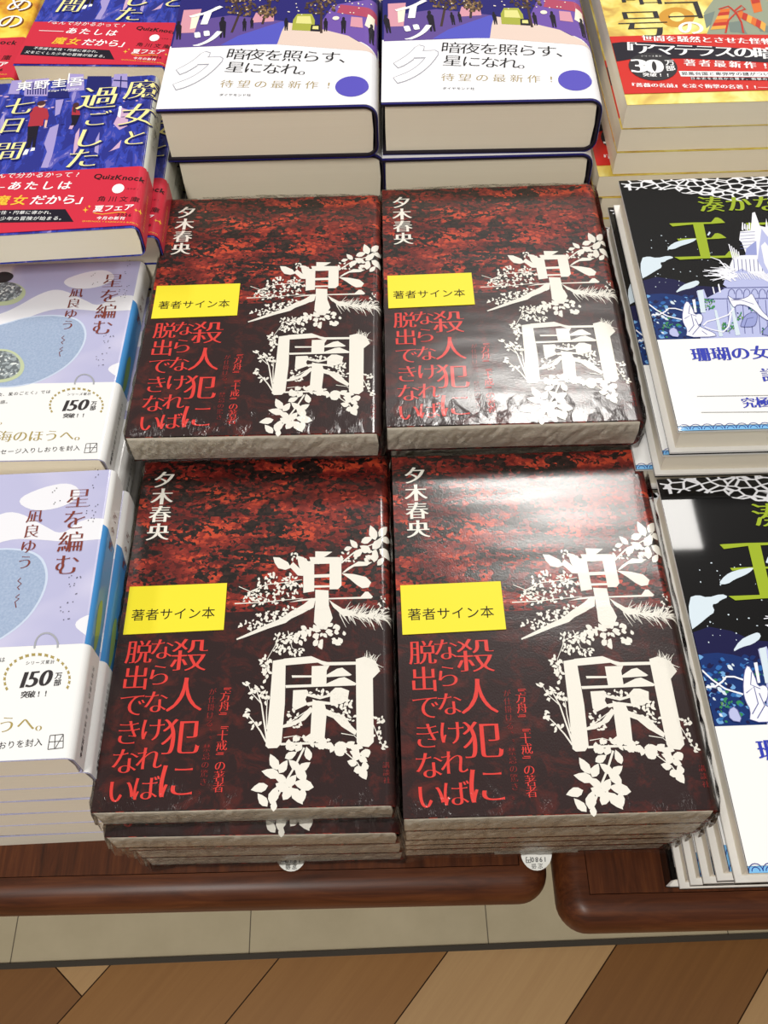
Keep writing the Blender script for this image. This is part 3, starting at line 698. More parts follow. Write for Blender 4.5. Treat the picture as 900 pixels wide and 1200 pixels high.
# jacket edge below the band
TL = lambda where: ['Thick novel with white band and night street cover, topping the %s rear stack' % where, 'Thick novel lying second in the %s rear stack, pale page edges towards the viewer' % where] + ['%s thick novel from the top in the %s rear stack' % (ORD[k].capitalize(), where) for k in range(2, 5)]
stack(thick, PB, (-0.001, 0.391, 0.0765, -1.0), [(0, 0, 0), (0.0035, 0.0012, 0.6), (0.002, 0.004, 0), (0.004, 0.003, 0.5), (0.003, 0.004, 0)], TL('left middle'))
stack(thick, PB, (0.1330, 0.391, 0.0760, -1.4), [(0, 0, 0), (-0.0005, -0.0040, 0.8), (0.0, 0.003, 0.6), (0.001, 0.004, 0.9), (0.0, 0.005, 0.4)], TL('right middle'))

# ------------------------------------------------------------------ red-banded pocket novels at the upper left
t = NT('street_blue'); v = t.coord((1.6, 0.55, 1))
t.set(t.ramp(t.noise(v, 95, 3, 0.6, 0.6), [(0.40, lin(26, 36, 136)), (0.50, lin(40, 58, 172)), (0.60, lin(86, 84, 178)), (0.68, lin(150, 140, 206))], 'CONSTANT'), 0.35, 0.3); MATS['street_blue'] = t.m
ink('band_red', (206, 44, 66), 0.4, 0.25); ink('lavender', (164, 152, 208), 0.4, 0.3); ink('deep_navy', (28, 32, 104), 0.4, 0.3); ink('title_yellow', (250, 240, 160), 0.4, 0.3); ink('shirt_red', (172, 48, 62), 0.4, 0.3)
ink('skin_tone', (232, 192, 172), 0.4, 0.3); ink('hair_brown', (74, 42, 48), 0.4, 0.3); ink('orange_print', (246, 196, 60), 0.4, 0.2); ink('spine_cream', (208, 210, 200), 0.4, 0.2); ink('pale_rose', (206, 170, 200), 0.4, 0.3)
QK = Book(0.105, 0.148, 0.0200, -0.1083, 0.2987, 0.0633, 2.4, 0.0045)
c4 = lambda x, y: (x / 4, y / 4)
cq = lambda x, y: (x / 4.286, 80 + y / 4.286)
def qp(mat, *pts, layer=1): QK.poly([cq(*p) for p in pts], mat, layer)
for a in (((120, 140), (128, 60), (246, 50), (238, 140)), ((330, 120), (345, 28), (420, 30), (424, 110)), ((560, 90), (575, 30), (640, 28), (640, 100)), ((40, 130), (60, 62), (110, 60), (96, 130))): qp('lavender', *a)
for k in range(8): qp('deep_navy', (136 + k * 13, 132), (139 + k * 13, 72), (144 + k * 13, 72), (142 + k * 13, 132), layer=2)
qp('pure_white', (338, 78), (346, 26), (352, 26), (346, 78), layer=2); qp('deep_navy', (600, 130), (606, 40), (612, 40), (606, 130), layer=2); qp('deep_navy', (570, 64), (572, 58), (640, 62), (640, 68), layer=2)
qp('deep_navy', (430, 120), (440, 40), (560, 40), (560, 110)); qp('deep_navy', (240, 150), (250, 110), (340, 110), (350, 150), layer=2)
qp('lavender', (250, 300), (296, 280), (276, 380), (262, 440), (240, 500), (205, 500), (236, 420), (222, 380)); qp('pale_rose', (380, 330), (400, 300), (392, 400), (366, 440), (372, 380)); qp('lavender', (480, 360), (500, 320), (494, 430), (474, 420)); qp('pale_rose', (560, 410), (610, 360), (600, 400), (545, 420))
qp('spine_cream', (775, 330), (806, 318), (800, 380), (790, 440), (740, 500), (730, 490), (750, 420)); qp('lavender', (0, 260), (24, 220), (20, 300), (0, 340)); qp('lavender', (280, 160), (320, 156), (300, 230), (276, 240)); qp('pale_rose', (570, 280), (610, 200), (650, 210), (640, 290), (600, 310), layer=1); qp('pure_white', (590, 240), (600, 190), (612, 192), (604, 250), layer=2)
r3 = random.Random(4)
for k in range(60):
    x, y = r3.uniform(0, 780), r3.uniform(130, 300); QK.disc(*cq(x, y), r3.uniform(0.8, 3.5), r3.uniform(0.4, 0.9), r3.choice(['lavender', 'pale_rose', 'deep_navy']), 1, 8)
qp('shirt_red', (140, 294), (152, 250), (148, 215), (180, 192), (238, 204), (246, 240), (240, 262), (222, 256), (216, 290), layer=3); qp('figure_black', (140, 294), (196, 290), (182, 360), (176, 408), (160, 404), (168, 340), (154, 400), (130, 404), (138, 350), layer=3)
qp('skin_tone', (222, 296), (228, 262), (240, 262), (232, 300), layer=3); QK.disc(*cq(210, 184), 4.2, 3.4, 'skin_tone', 3); QK.disc(*cq(208, 177), 5, 2.8, 'hair_brown', 4); qp('pure_white', (108, 438), (130, 408), (146, 410), (136, 434), layer=3); qp('pure_white', (152, 418), (160, 400), (176, 400), (174, 414), layer=3)
qp('shirt_red', (360, 236), (364, 196), (396, 192), (404, 236), layer=3); QK.disc(*cq(382, 186), 3.6, 2.8, 'hair_brown', 4); qp('hair_brown', (366, 220), (368, 186), (384, 184), (382, 225), layer=4); qp('figure_black', (358, 236), (402, 236), (384, 280), (366, 300), (350, 304), (362, 270), layer=3); qp('pale_rose', (345, 306), (352, 290), (372, 288), (362, 308), layer=3)
def qtitle(ch, x, y, s_, sk=0.12):
    x -= 14; s_ *= 1.16
    QK.big(ch, *cq(x + 6, y + 3), s_ / 4.286, 'deep_navy', 5, 'bold', skew=sk); QK.big(ch, *cq(x, y), s_ / 4.286, 'title_yellow', 6, 'mincho', skew=sk)
for ch, x, y, s_ in (('魔', 728, 108, 150), ('女', 708, 235, 165), ('と', 690, 352, 120), ('過', 512, 152, 175), ('ご', 500, 256, 118), ('し', 462, 352, 150), ('た', 430, 455, 150), ('七', 112, 195, 130), ('日', 76, 290, 118), ('間', 58, 420, 138)): qtitle(ch, x, y, s_)
QK.text('東野圭吾', cq(124, 92), cq(384, 70), 'pure_white', 6, 'bold', 0.95); QK.text('Keigo Higashino', cq(250, 116), cq(392, 104), 'pure_white', 6, 'gothic', 1.0)
qb_top = QK.P(*c4(430, 795)).y
QK.text('「なんで分かるかって?', c4(-78, 828), c4(366, 822), 'pure_white', 2, 'gothic', 0.95, skew=0.15); QK.text('あたしは', c4(72, 875), c4(305, 873), 'pure_white', 2, 'bold', 0.85, skew=0.12); QK.line([c4(-120, 886), c4(24, 882)], 0.0006, 'pure_white', 2)
QK.text('魔女', c4(10, 944), c4(94, 943), 'orange_print', 2, 'bold', 0.88, skew=0.12); QK.text('だから」', c4(180, 942), c4(398, 938), 'pure_white', 2, 'bold', 1.0, skew=0.12)
QK.poly([c4(-190, 990), c4(308, 984), c4(346, 1043), c4(-210, 1050)], 'figure_black', 1); QK.text('不思議な女性・円華に導かれ、', c4(-122, 1001), c4(248, 1000), 'pure_white', 2, 'gothic', 0.95, skew=0.1); QK.text('父を亡くした少年の冒険が始まる。', c4(-168, 1030), c4(294, 1027), 'pure_white', 2, 'gothic', 0.95, skew=0.1)
QK.text('QuizKnock', c4(462, 830), c4(666, 840), 'black_print', 2, 'bold', 1.0); QK.disc(*c4(555, 888), 7, 5.4, 'pure_white', 2); QK.text('コラボ!', c4(600, 888), c4(645, 890), 'black_print', 2, 'gothic', 0.9)
QK.text('角川文庫', c4(478, 936), c4(632, 938), 'black_print', 2, 'gothic', 0.8); QK.text('夏フェア', c4(464, 982), c4(604, 975), 'pure_white', 2, 'bold', 1.05, skew=0.1); QK.text('2026', c4(556, 1010), c4(610, 1012), 'black_print', 3, 'gothic', 0.8); QK.text('今月の新刊', c4(466, 1026), c4(574, 1027), 'pure_white', 2, 'bold', 0.9, skew=0.1)
QK.line([c4(440, 1002), c4(480, 1008), c4(560, 998), c4(590, 1000)], 0.0005, 'orange_print', 2); QK.text('QUIZKNOCK × KADOKAWA BUNKO', c4(392, 1040), c4(640, 1047), 'orange_print', 2, 'gothic', 0.9)
for x, y, s_ in ((402, 988, 14), (420, 972, 8), (636, 986, 8), (656, 984, 13)): QK.poly([c4(x + s_ * a, y + s_ * b) for a, b in ((0, -1), (0.2, -0.2), (1, 0), (0.2, 0.2), (0, 1), (-0.2, 0.2), (-1, 0), (-0.2, -0.2))], 'orange_print', 2)
for k in range(12):                                                # print down the spine, part of it on the band
    y = 0.036 - k * 0.0027; QK.char('七日間の冒険が始まる夏物'[k], Vector((0.105 + 0.006, y)), 0.0022, 'orange_print', 2, 'gothic', -math.pi / 2)
QK.poly([(0.1035, qb_top), (0.1225, qb_top), (0.1225, 0.148), (0.1035, 0.148)], 'spine_cream', 1, True)
for k in range(6): QK.char('魔女と過ごした'[k], Vector((0.112, 0.122 - k * 0.008)), 0.006, 'figure_black', 2, 'mincho', -math.pi / 2)
QK.art.sort(key=lambda a: a[0])
pocket = build_book(QK, 'pocket_novel', '', 'pocket novels with red paper bands', 'street_blue', 'pages', 0.0006, (qb_top, 'band_red', 0.0015))
QL = lambda first, where: [first] + ['%s red-banded pocket novel from the top in the %s blue-covered stack' % (ORD[k].capitalize(), where) for k in range(1, 9)]
stack(pocket, QK, (-0.1083, 0.2987, 0.0633, 2.4), [(0, 0, 0), (0.0042, 0.0190, -1.6), (0.0030, 0.0200, -2), (0.003, 0.0205, -2.2), (0.003, 0.0205, -2.4), (0.0025, 0.0205, -2), (0.003, 0.0205, -2.4), (0.003, 0.0205, -2.2)], QL('Blue pocket novel with yellow title and red band, topping the nearer upper left stack', 'nearer'))
stack(pocket, QK, (-0.1160, 0.4905, 0.0500, -4.4), [(0, 0, 0), (0.003, -0.002, 0.8), (0.001, 0.002, 0.5), (0.002, 0.002, 0), (0.001, 0.002, 0.4), (0.002, 0.002, 0), (0.001, 0.002, 0)], QL('Blue pocket novel with red band cut by the top edge, topping the farther stack', 'farther'))
# the yellow pocket novel cut by the corner
t = NT('sunny_cover'); t.set(t.ramp(t.noise(t.coord((1, 1, 1)), 42, 3), [(0.36, lin(206, 130, 30)), (0.5, lin(238, 190, 44)), (0.62, lin(250, 226, 90))]), 0.35, 0.3); MATS['sunny_cover'] = t.m
ink('umber_print', (110, 60, 24), 0.4, 0.3)
YL = Book(0.105, 0.148, 0.0200, -0.2312, 0.5061, 0.0300, 1.2, 0.003)
for ch, x, y, s_ in (('の', 50, 100, 130), ('め', 92, 22, 130)):
    YL.big(ch, *c4(x + 5, y + 4), s_ / 4, 'umber_print', 2, 'bold'); YL.big(ch, *c4(x, y), s_ / 4, 'pure_white', 3, 'gothic')
yb = YL.P(*c4(60, 178)).y
YL.text('QuizKnock', c4(-138, 192), c4(70, 203), 'black_print', 2, 'bold'); YL.text('角川文庫', c4(-130, 270), c4(32, 274), 'black_print', 2, 'gothic', 0.8); YL.text('夏フェア', c4(-130, 302), c4(14, 305), 'pure_white', 2, 'bold', 1.0); YL.text('2026', c4(-46, 326), c4(8, 330), 'black_print', 3, 'gothic', 0.8)
YL.text('QUIZKNOCK × KADOKAWA BUNKO', c4(-220, 346), c4(28, 352), 'orange_print', 2, 'gothic', 0.9)
sunny = build_book(YL, 'pocket_novel', '', 'pocket novels with red paper bands', 'sunny_cover', 'pages', 0.0006, (yb, 'band_red', 0.0012))
stack(sunny, YL, (-0.2312, 0.5061, 0.0300, 1.2), [(0, 0, 0), (0.001, -0.003, 0.6), (0.0, -0.001, -0.5), (0.001, 0, 0), (0, 0, 0.5), (0.001, 0, 0)],
      ['Yellow pocket novel with red band cut off by the upper left photo corner'] + ['%s novel from the top in the yellow stack at the upper left corner' % ORD[k].capitalize() for k in range(1, 6)])
# ------------------------------------------------------------------ pale lavender pocket novels at the left
t = NT('lavender_cover'); v = t.coord((0.9, 1.2, 1), 0.35)
t.set(t.ramp(t.noise(v, 17, 2, 0.5, 0.4), [(0.44, lin(176, 176, 210)), (0.56, lin(192, 190, 218)), (0.62, lin(232, 230, 234))]), 0.4, 0.25); MATS['lavender_cover'] = t.m
t = NT('fuzzy_blue'); v = t.coord()
t.set(t.mix(t.noise(v, 900, 2), lin(128, 148, 182), lin(170, 186, 210)), 0.45, 0.2); MATS['fuzzy_blue'] = t.m
t = NT('crystal_print'); v = t.coord()
t.set(t.ramp(t.vor(v, 700, 'F1', 'Color'), [(0.25, lin(96, 104, 108)), (0.5, lin(150, 160, 164)), (0.75, lin(218, 224, 222))], 'CONSTANT'), 0.4, 0.3); MATS['crystal_print'] = t.m
ink('cloud_print', (226, 226, 232), 0.4, 0.25); ink('pale_blue', (196, 208, 228), 0.4, 0.25); ink('moss_rim', (186, 196, 160), 0.4, 0.25); ink('soft_black', (52, 48, 50), 0.45, 0.2); ink('brown_print', (122, 56, 46), 0.45, 0.2)
ink('olive_gold', (164, 146, 84), 0.45, 0.15); ink('sky_blue', (66, 138, 200), 0.4, 0.3); ink('silver_print', (160, 162, 168), 0.4, 0.2); ink('grey_text', (120, 118, 116), 0.5); ink('band_white', (232, 232, 231), 0.42, 0.2)
ink('island_green', (128, 160, 96), 0.4, 0.3)
HS = Book(0.105, 0.148, 0.0185, -0.1181, 0.1720, 0.0261, -0.85, 0.0036)
c5 = lambda x, y: (x / 4.14, 290 + y / 4.14)
def hp(mat, pts, layer=1): HS.poly([c5(*p) for p in pts], mat, layer)
def ring(pts, k): 
    cx = sum(p[0] for p in pts) / len(pts); cy = sum(p[1] for p in pts) / len(pts); return [(cx + (x - cx) * k, cy + (y - cy) * k) for x, y in pts]
def smooth(pts, n=2):
    for _ in range(n): pts = [q for i in range(len(pts)) for q in ((pts[i][0] * 0.75 + pts[(i + 1) % len(pts)][0] * 0.25, pts[i][1] * 0.75 + pts[(i + 1) % len(pts)][1] * 0.25), (pts[i][0] * 0.25 + pts[(i + 1) % len(pts)][0] * 0.75, pts[i][1] * 0.25 + pts[(i + 1) % len(pts)][1] * 0.75))]
    return pts
ov = smooth([(-180, 470), (-100, 400), (20, 375), (130, 340), (270, 330), (380, 350), (415, 410), (400, 480), (340, 560), (250, 620), (130, 670), (-20, 680), (-150, 660), (-220, 580)])
for cl_ in ([(-200, 380), (0, 325), (80, 290), (200, 220), (290, 198), (400, 250), (480, 290), (560, 230), (700, 236), (700, 300), (500, 312), (380, 300), (260, 296), (120, 345), (0, 395), (-200, 440)], [(290, 165), (400, 122), (520, 105), (570, 150), (480, 195), (360, 205)], [(510, 585), (600, 548), (680, 552), (640, 660), (560, 625)]): hp('cloud_print', smooth(cl_), 1)
hp('pale_blue', ring(ov, 1.035), 1); hp('fuzzy_blue', ov, 2)
hp('moss_rim', smooth([(-130, 210), (-40, 170), (60, 165), (128, 200), (120, 245), (60, 280), (-40, 285), (-120, 260)]), 1); hp('crystal_print', smooth([(-120, 205), (-40, 168), (55, 165), (112, 198), (100, 236), (40, 262), (-40, 265), (-110, 250)]), 2); hp('soft_black', smooth([(-80, 150), (0, 120), (40, 118), (74, 138), (40, 170), (-40, 178)]), 3)
hp('moss_rim', smooth([(-120, 520), (-20, 490), (70, 500), (124, 560), (110, 620), (40, 655), (-60, 660), (-130, 610)]), 3); hp('crystal_print', smooth([(-112, 525), (-20, 500), (60, 508), (104, 560), (92, 612), (36, 640), (-60, 645), (-120, 605)]), 4)
HS.text('星を編む', c5(548, 164), c5(497, 390), 'brown_print', 5, 'mincho', 1.0, True); HS.text('凪良ゆう', c5(371, 222), c5(329, 378), 'brown_print', 5, 'mincho', 0.95, True)
HS.line([c5(*p) for p in ((312, 430), (300, 440), (314, 450), (298, 462), (306, 470))], 0.0004, 'brown_print', 5); HS.line([c5(*p) for p in ((306, 485), (290, 495), (304, 500), (288, 510), (292, 530))], 0.0004, 'brown_print', 5)
r5 = random.Random(9)
for cx, cy, n in ((605, 215, 12), (465, 155, 6), (530, 460, 12), (492, 540, 10), (615, 95, 6)):
    for k in range(n): HS.disc(*c5(cx + r5.uniform(-26, 26), cy + r5.uniform(-34, 34)), 0.55, 0.4, 'soft_black', 5, 6)
HS.line([c5(410 + 46 * math.cos(a), 660 + 44 * math.sin(a)) for a in [math.radians(170 + 200 * k / 16) for k in range(17)]], 0.0008, 'silver_print', 3)
hb_top = HS.P(*c5(300, 660)).y; yb0 = HS.P(*c5(680, 255)).y
HS.poly([(0.1030, hb_top), (0.1192, hb_top), (0.1192, yb0 - 0.005), (0.1030, yb0 + 0.0006)], 'sky_blue', 1, True)
HS.poly([(0.1030, yb0 + 0.0006), (0.1192, yb0 - 0.005), (0.1192, 0.148), (0.1030, 0.148)], 'band_white', 1, True)
HS.poly(smooth([(0.108, 0.075), (0.113, 0.080), (0.115, 0.068), (0.114, 0.055), (0.110, 0.050), (0.1085, 0.062)]), 'island_green', 3, True)
for k in range(3): HS.char('星を編'[k], Vector((0.1125, 0.125 - k * 0.008)), 0.006, 'brown_print', 3, 'mincho', -math.pi / 2)
HS.text('『汝、星のごとく』では', c5(-25, 719), c5(236, 703), 'soft_black', 2, 'gothic', 0.9); HS.text('人の物語。', c5(-66, 758), c5(42, 752), 'soft_black', 2, 'gothic', 0.9); HS.text('い。', c5(-36, 846), c5(22, 846), 'olive_gold', 2, 'mincho', 0.9)
HS.text('あの海のほうへ。', c5(-126, 924), c5(402, 914), 'olive_gold', 2, 'mincho', 1.0); HS.text('メッセージ入りしおりを封入', c5(-52, 999), c5(374, 976), 'soft_black', 2, 'gothic', 0.95)
HS.text('シリーズ累計', c5(336, 716), c5(434, 714), 'soft_black', 2, 'gothic', 0.9); HS.text('150', c5(322, 770), c5(408, 765), 'soft_black', 2, 'boldmin', 1.1, skew=0.2); HS.text('万部', c5(457, 760), c5(452, 783), 'soft_black', 2, 'bold', 1.0, True); HS.text('突破!!', c5(322, 820), c5(406, 817), 'soft_black', 2, 'bold', 1.1)
for sg in (-1, 1):
    for k in range(13):
        a = math.radians(70 + k * 11.5); x, y = 372 + sg * 128 * math.sin(a), 770 - 84 * math.cos(a) * -1 if False else 770 + 82 * math.cos(a)
        for e in (-0.6, 0.7): HS.leaf(*c5(x, y), 3.6, math.atan2(-math.sin(a) * 0.6, sg * math.cos(a)) + e, 'olive_gold', 2, 0.45)
for a in (((410, 1000), (470, 996)), ((410, 1000), (420, 955)), ((420, 955), (472, 952)), ((472, 952), (470, 996)), ((414, 976), (470, 974)), ((440, 955), (436, 998)), ((440, 996), (470, 955))): HS.line([c5(*p) for p in a], 0.0003, 'soft_black', 2)
for k in range(11): HS.char('文芸は面白くなる講談社'[k], Vector((0.1125, 0.044 - k * 0.0032)), 0.0026, 'grey_text', 2, 'gothic', -math.pi / 2)
for k in range(3): HS.char('文庫本'[k], Vector((0.1125, 0.0105 - k * 0.0028)), 0.0028, 'soft_black', 2, 'bold', -math.pi / 2)
pale = build_book(HS, 'pocket_novel', '', 'lavender pocket novels with white paper bands', 'lavender_cover', 'grey_pages', 0.0003, (hb_top, 'band_white', 0.0003), skin=0.00015)
def hl(first, where): return [first] + ['%s lavender pocket novel from the top in the %s left stack, edges showing' % (ORD[k].capitalize(), where) for k in range(1, 9)]
hu = [(0, 0, 0), (0.0042, -0.010, -0.3), (0.0062, -0.013, 0.3), (0.004, -0.004, 0.2), (0.005, -0.003, 0), (0.004, -0.002, 0.3)]
stack(pale, HS, (-0.1181, 0.1720, 0.0261, -0.85), hu, hl('Lavender pocket novel topping the farther left stack, pale title and complete white band in view', 'farther'))
lo_ = [(0, 0, 0), (0.0016, 0.0004, 0), (0.0004, 0.0006, 0.3), (-0.0006, 0.0012, -0.3), (-0.001, 0.0006, 0.2), (-0.002, 0.0014, -0.3), (-0.0015, 0.0008, 0.2)]
stack(pale, HS, (-0.1068, 0.0116, 0.0293, 1.2), lo_, hl('Lavender pocket novel topping the nearer left stack, beside the front left black book', 'nearer'))

# ------------------------------------------------------------------ yellow novel at the upper right
t = NT('amber_cover'); t.set(t.ramp(t.noise(t.coord((1, 0.8, 1)), 48, 3, 0.6, 0.5), [(0.34, lin(196, 150, 60)), (0.48, lin(232, 206, 92)), (0.62, lin(246, 232, 140))]), 0.4, 0.25); MATS['amber_cover'] = t.m
ink('scarlet_band', (206, 42, 34), 0.4, 0.25); ink('sage_robe', (148, 156, 134), 0.4, 0.25); ink('robe_shade', (118, 132, 124), 0.4, 0.25); ink('ribbon_orange', (218, 112, 44), 0.4, 0.25); ink('ribbon_red', (190, 52, 36), 0.4, 0.25); ink('ribbon_gold', (228, 168, 70), 0.4, 0.25); ink('charcoal', (48, 46, 50), 0.4, 0.2); ink('ochre_swirl', (206, 150, 54), 0.4, 0.25)
YR = Book(0.131, 0.188, 0.0158, 0.2767, 0.3812, 0.0765, -0.5, 0.002)
c6 = lambda x, y: (700 + x / 4.5, y / 4.5)
def yp(mat, *pts, layer=1): YR.poly([c6(*p) for p in pts], mat, layer)
yp('ochre_swirl', *smooth([(330, 60), (420, 30), (520, 70), (500, 130), (400, 150), (320, 110)])); yp('amber_cover', *smooth([(380, 70), (430, 60), (470, 90), (430, 120), (380, 105)]), layer=2)
yp('sage_robe', (560, 70), (640, -40), (820, -60), (940, 40), (1200, 120), (1200, 190), (575, 185), (600, 120)); yp('robe_shade', (700, 170), (690, 120), (760, 110), (790, 185), layer=2); yp('robe_shade', (560, 80), (620, 60), (600, 130), (575, 150), layer=2); yp('robe_shade', (860, 170), (840, 130), (930, 140), (960, 188), layer=2)
for i in range(6):
    y0 = 50 + i * 18; yp(('ribbon_orange', 'ribbon_red', 'ribbon_gold')[i % 3], (650 - i * 9, y0), (700 - i * 3, y0 - 6), (697 - i * 3, y0 + 12), (641 - i * 9, y0 + 18), layer=3)
for i in range(6):
    x0 = 745 + i * 24; yp(('ribbon_orange', 'ribbon_red', 'ribbon_gold')[i % 3], (x0, 56 + i * 11), (x0 + 24, 62 + i * 13), (x0 + 18, 100 + i * 14), (x0 - 8, 88 + i * 12), layer=3)
yp('ribbon_orange', (800, -20), (850, -30), (870, 60), (826, 70), layer=2); yp('ribbon_red', (812, 0), (856, -6), (858, 14), (816, 22), layer=3)
YR.line([c6(*p) for p in ((700, 40), (730, 70), (690, 110), (675, 180))], 0.0012, 'ribbon_red', 4); YR.line([c6(*p) for p in ((730, 66), (760, 120), (770, 180))], 0.0012, 'ribbon_red', 4); YR.line([c6(*p) for p in ((640, 50), (690, 34), (730, 66), (780, 50), (760, 30), (722, 60))], 0.0014, 'ribbon_red', 4)
YR.big('暗', *c6(225, -30), 54, 'charcoal', 5, 'mincho'); YR.big('号', *c6(242, 130), 66, 'charcoal', 5, 'mincho'); YR.big('コ', *c6(452, 52), 56, 'charcoal', 5, 'mincho'); YR.big('の', *c6(492, 148), 34, 'pure_white', 5, 'bold')
yt = YR.P(*c6(400, 186)).y; yb_ = YR.P(*c6(500, 488)).y
YR.text('世間を騒然とさせた怪物', c6(262, 206), c6(893, 224), 'pure_white', 3, 'boldmin', 0.98)
YR.poly([c6(*p) for p in ((40, 236), (130, 226), (300, 228), (1200, 290), (1200, 350), (500, 314), (200, 312), (60, 336))], 'figure_black', 2)
YR.text('『アマテラスの暗号', c6(150, 258), c6(985, 290), 'pure_white', 3, 'boldmin', 1.15)
YR.text('著者最新作!', c6(486, 336), c6(884, 352), 'pure_white', 3, 'boldmin', 0.85); YR.disc(*c6(292, 356), 28.5, 16.5, 'charcoal', 4, 30)
YR.text('30', c6(218, 352), c6(298, 354), 'pure_white', 5, 'fatmin', 1.35); YR.text('万部', c6(380, 336), c6(384, 366), 'pure_white', 5, 'bold', 1.0, True); YR.text('突破!!', c6(256, 400), c6(370, 402), 'pure_white', 5, 'bold', 1.0); YR.text('シリーズ累計', c6(236, 302), c6(330, 302), 'pure_white', 5, 'gothic', 0.8)
YR.poly([c6(*p) for p in ((428, 380), (1000, 384), (1000, 412), (440, 408))], 'pure_white', 3); YR.text('邪馬台国と卑弥呼の謎がついに', c6(458, 394), c6(925, 397), 'figure_black', 4, 'bold', 0.95)
YR.poly([c6(*p) for p in ((488, 412), (1000, 416), (1000, 430), (494, 425))], 'figure_black', 3); YR.text('日本史を根底から覆す、衝撃の歴史', c6(502, 419), c6(940, 423), 'pure_white', 4, 'gothic', 0.9)
YR.text('『薔薇の名前』を凌ぐ衝撃の名著!!', c6(180, 453), c6(830, 465), 'pure_white', 3, 'boldmin', 1.0); YR.line([c6(845, 466), c6(960, 468)], 0.0003, 'pure_white', 3)
amber = build_book(YR, 'novel', '', 'yellow novels with red paper bands', 'amber_cover', 'pages', 0.0003, (yt, 'scarlet_band', yb_), skin=0.00012)
stack(amber, YR, (0.2767, 0.3812, 0.0765, -0.5), [(0, 0, 0), (-0.0004, 0.0004, 0.1), (-0.0002, 0.0002, -0.1), (-0.0085, -0.0005, 0.4), (-0.004, -0.001, 0), (-0.005, -0.0015, 0.3), (-0.004, -0.001, 0), (-0.005, -0.001, 0), (-0.004, 0, 0), (-0.0045, 0, 0), (-0.004, 0, 0)][:11],
      ['Yellow novel with red band and black title, topping the upper right stack'] + ['%s yellow novel from the top of the upper right stack, plain page edges showing' % (ORD + ['tenth', 'eleventh'])[k].capitalize() for k in range(1, 11)])

# ------------------------------------------------------------------ black novels with the white castle at the right
t = NT('pebble_print'); v = t.coord((0.62, 1.1, 1))
t.set(t.ramp(t.vor(v, 250, 'DISTANCE_TO_EDGE', 'Distance'), [(0.0, lin(232, 232, 236)), (0.07, lin(232, 232, 236)), (0.11, lin(12, 11, 12))]), 0.4, 0.7, 0.035, 0.05); MATS['pebble_print'] = t.m
GL = dict(rough=0.35, coat=0.85)
for nm, rgb in (('jet_cover', (10, 9, 10)), ('lime_print', (152, 172, 40)), ('cloud_white', (206, 220, 230)), ('castle_white', (232, 233, 242)), ('castle_lilac', (178, 184, 224)), ('castle_shade', (146, 154, 206)), ('ink_line', (92, 96, 150)), ('sea_navy', (22, 22, 66)), ('sea_deep', (20, 46, 104)), ('sea_blue', (44, 100, 168)), ('sea_light', (108, 160, 212)), ('weed_green', (52, 130, 84)), ('weed_lime', (104, 150, 70)), ('wave_blue', (118, 178, 224)), ('navy_line', (34, 46, 132)), ('band_blue', (52, 62, 172))):
    tt = NT(nm); tt.set(lin(*rgb), 0.4, 0.7, 0.035, 0.05); MATS[nm] = tt.m
KG = Book(0.131, 0.188, 0.0190, 0.2706, 0.1598, 0.0494, -0.3, 0.004)
ck = lambda x, y: (690 + x / 3.243, 190 + y / 3.243)
k2 = lambda x, y: (760 + x / 6.43, 250 + y / 6.43)
def kp(mat, pts, layer=1, sm=0): KG.poly(smooth([k2(*p) for p in pts], sm) if sm else [k2(*p) for p in pts], mat, layer)
e0 = KG.P(*ck(140, 88)); rx_ = 0.0
low = [KG.P(*ck(*p)) for p in ((140, 90), (190, 86), (225, 80), (270, 88), (320, 84), (352, 100), (400, 104), (470, 112), (560, 134), (620, 112), (690, 124), (760, 130), (900, 120), (1010, 128))]
low = [Vector((p.x, p.y - 0.0045)) for p in low]
KG.poly([(p.x if p.x > 0 else 0, p.y) for p in low] + [(0.122, low[-1].y), (0.122, 0.188), (0.0, 0.188)], 'pebble_print', 1, True)
KG.text('湊かなえ', ck(465, 162), ck(776, 158), 'lime_print', 4, 'boldmin', 0.95)
kp('lime_print', [(155, 80), (180, 78), (335, 72), (470, 70), (500, 35), (520, 34), (545, 45), (576, 74), (480, 82), (340, 86), (180, 102)], 5); kp('lime_print', [(333, 80), (412, 78), (466, 330), (393, 335)], 5)
kp('lime_print', [(213, 195), (360, 190), (470, 188), (500, 155), (520, 152), (545, 160), (586, 188), (520, 195), (400, 200), (225, 208)], 5); kp('lime_print', [(193, 332), (400, 326), (575, 322), (606, 288), (640, 290), (690, 325), (690, 334), (400, 344), (235, 353)], 5)
KG.big('国', *k2(960, 190), 66, 'lime_print', 5, 'boldmin')
kp('cloud_white', [(-60, 340), (0, 325), (60, 340), (150, 320), (195, 335), (140, 352), (120, 368), (85, 372), (104, 408), (60, 430), (0, 468), (-60, 500)], 3, 1); kp('cloud_white', [(130, 275), (180, 230), (240, 208), (365, 190), (345, 212), (300, 232), (240, 250), (190, 275)], 6, 1); kp('cloud_white', [(195, 605), (250, 545), (320, 518), (372, 505), (386, 532), (330, 565), (260, 578)], 3, 1); kp('cloud_white', [(440, 168), (456, 140), (466, 150), (452, 172)], 6)
r6 = random.Random(8)
for k in range(60):
    x, y = r6.uniform(10, 620), r6.uniform(140, 600); KG.disc(*k2(x, y), r6.uniform(0.3, 1.1), r6.uniform(0.25, 0.7), 'cloud_white', 3, 8) if (y > 440 - x * 0.1 and y < 560) or (y < 360 and x < 480) else None
kp('sea_navy', [(-90, 520), (60, 480), (200, 500), (330, 545), (600, 560), (600, 1000), (-90, 1000)], 1); kp('sea_deep', [(-90, 640), (60, 600), (250, 620), (420, 680), (420, 1000), (-90, 1000)], 2, 1)
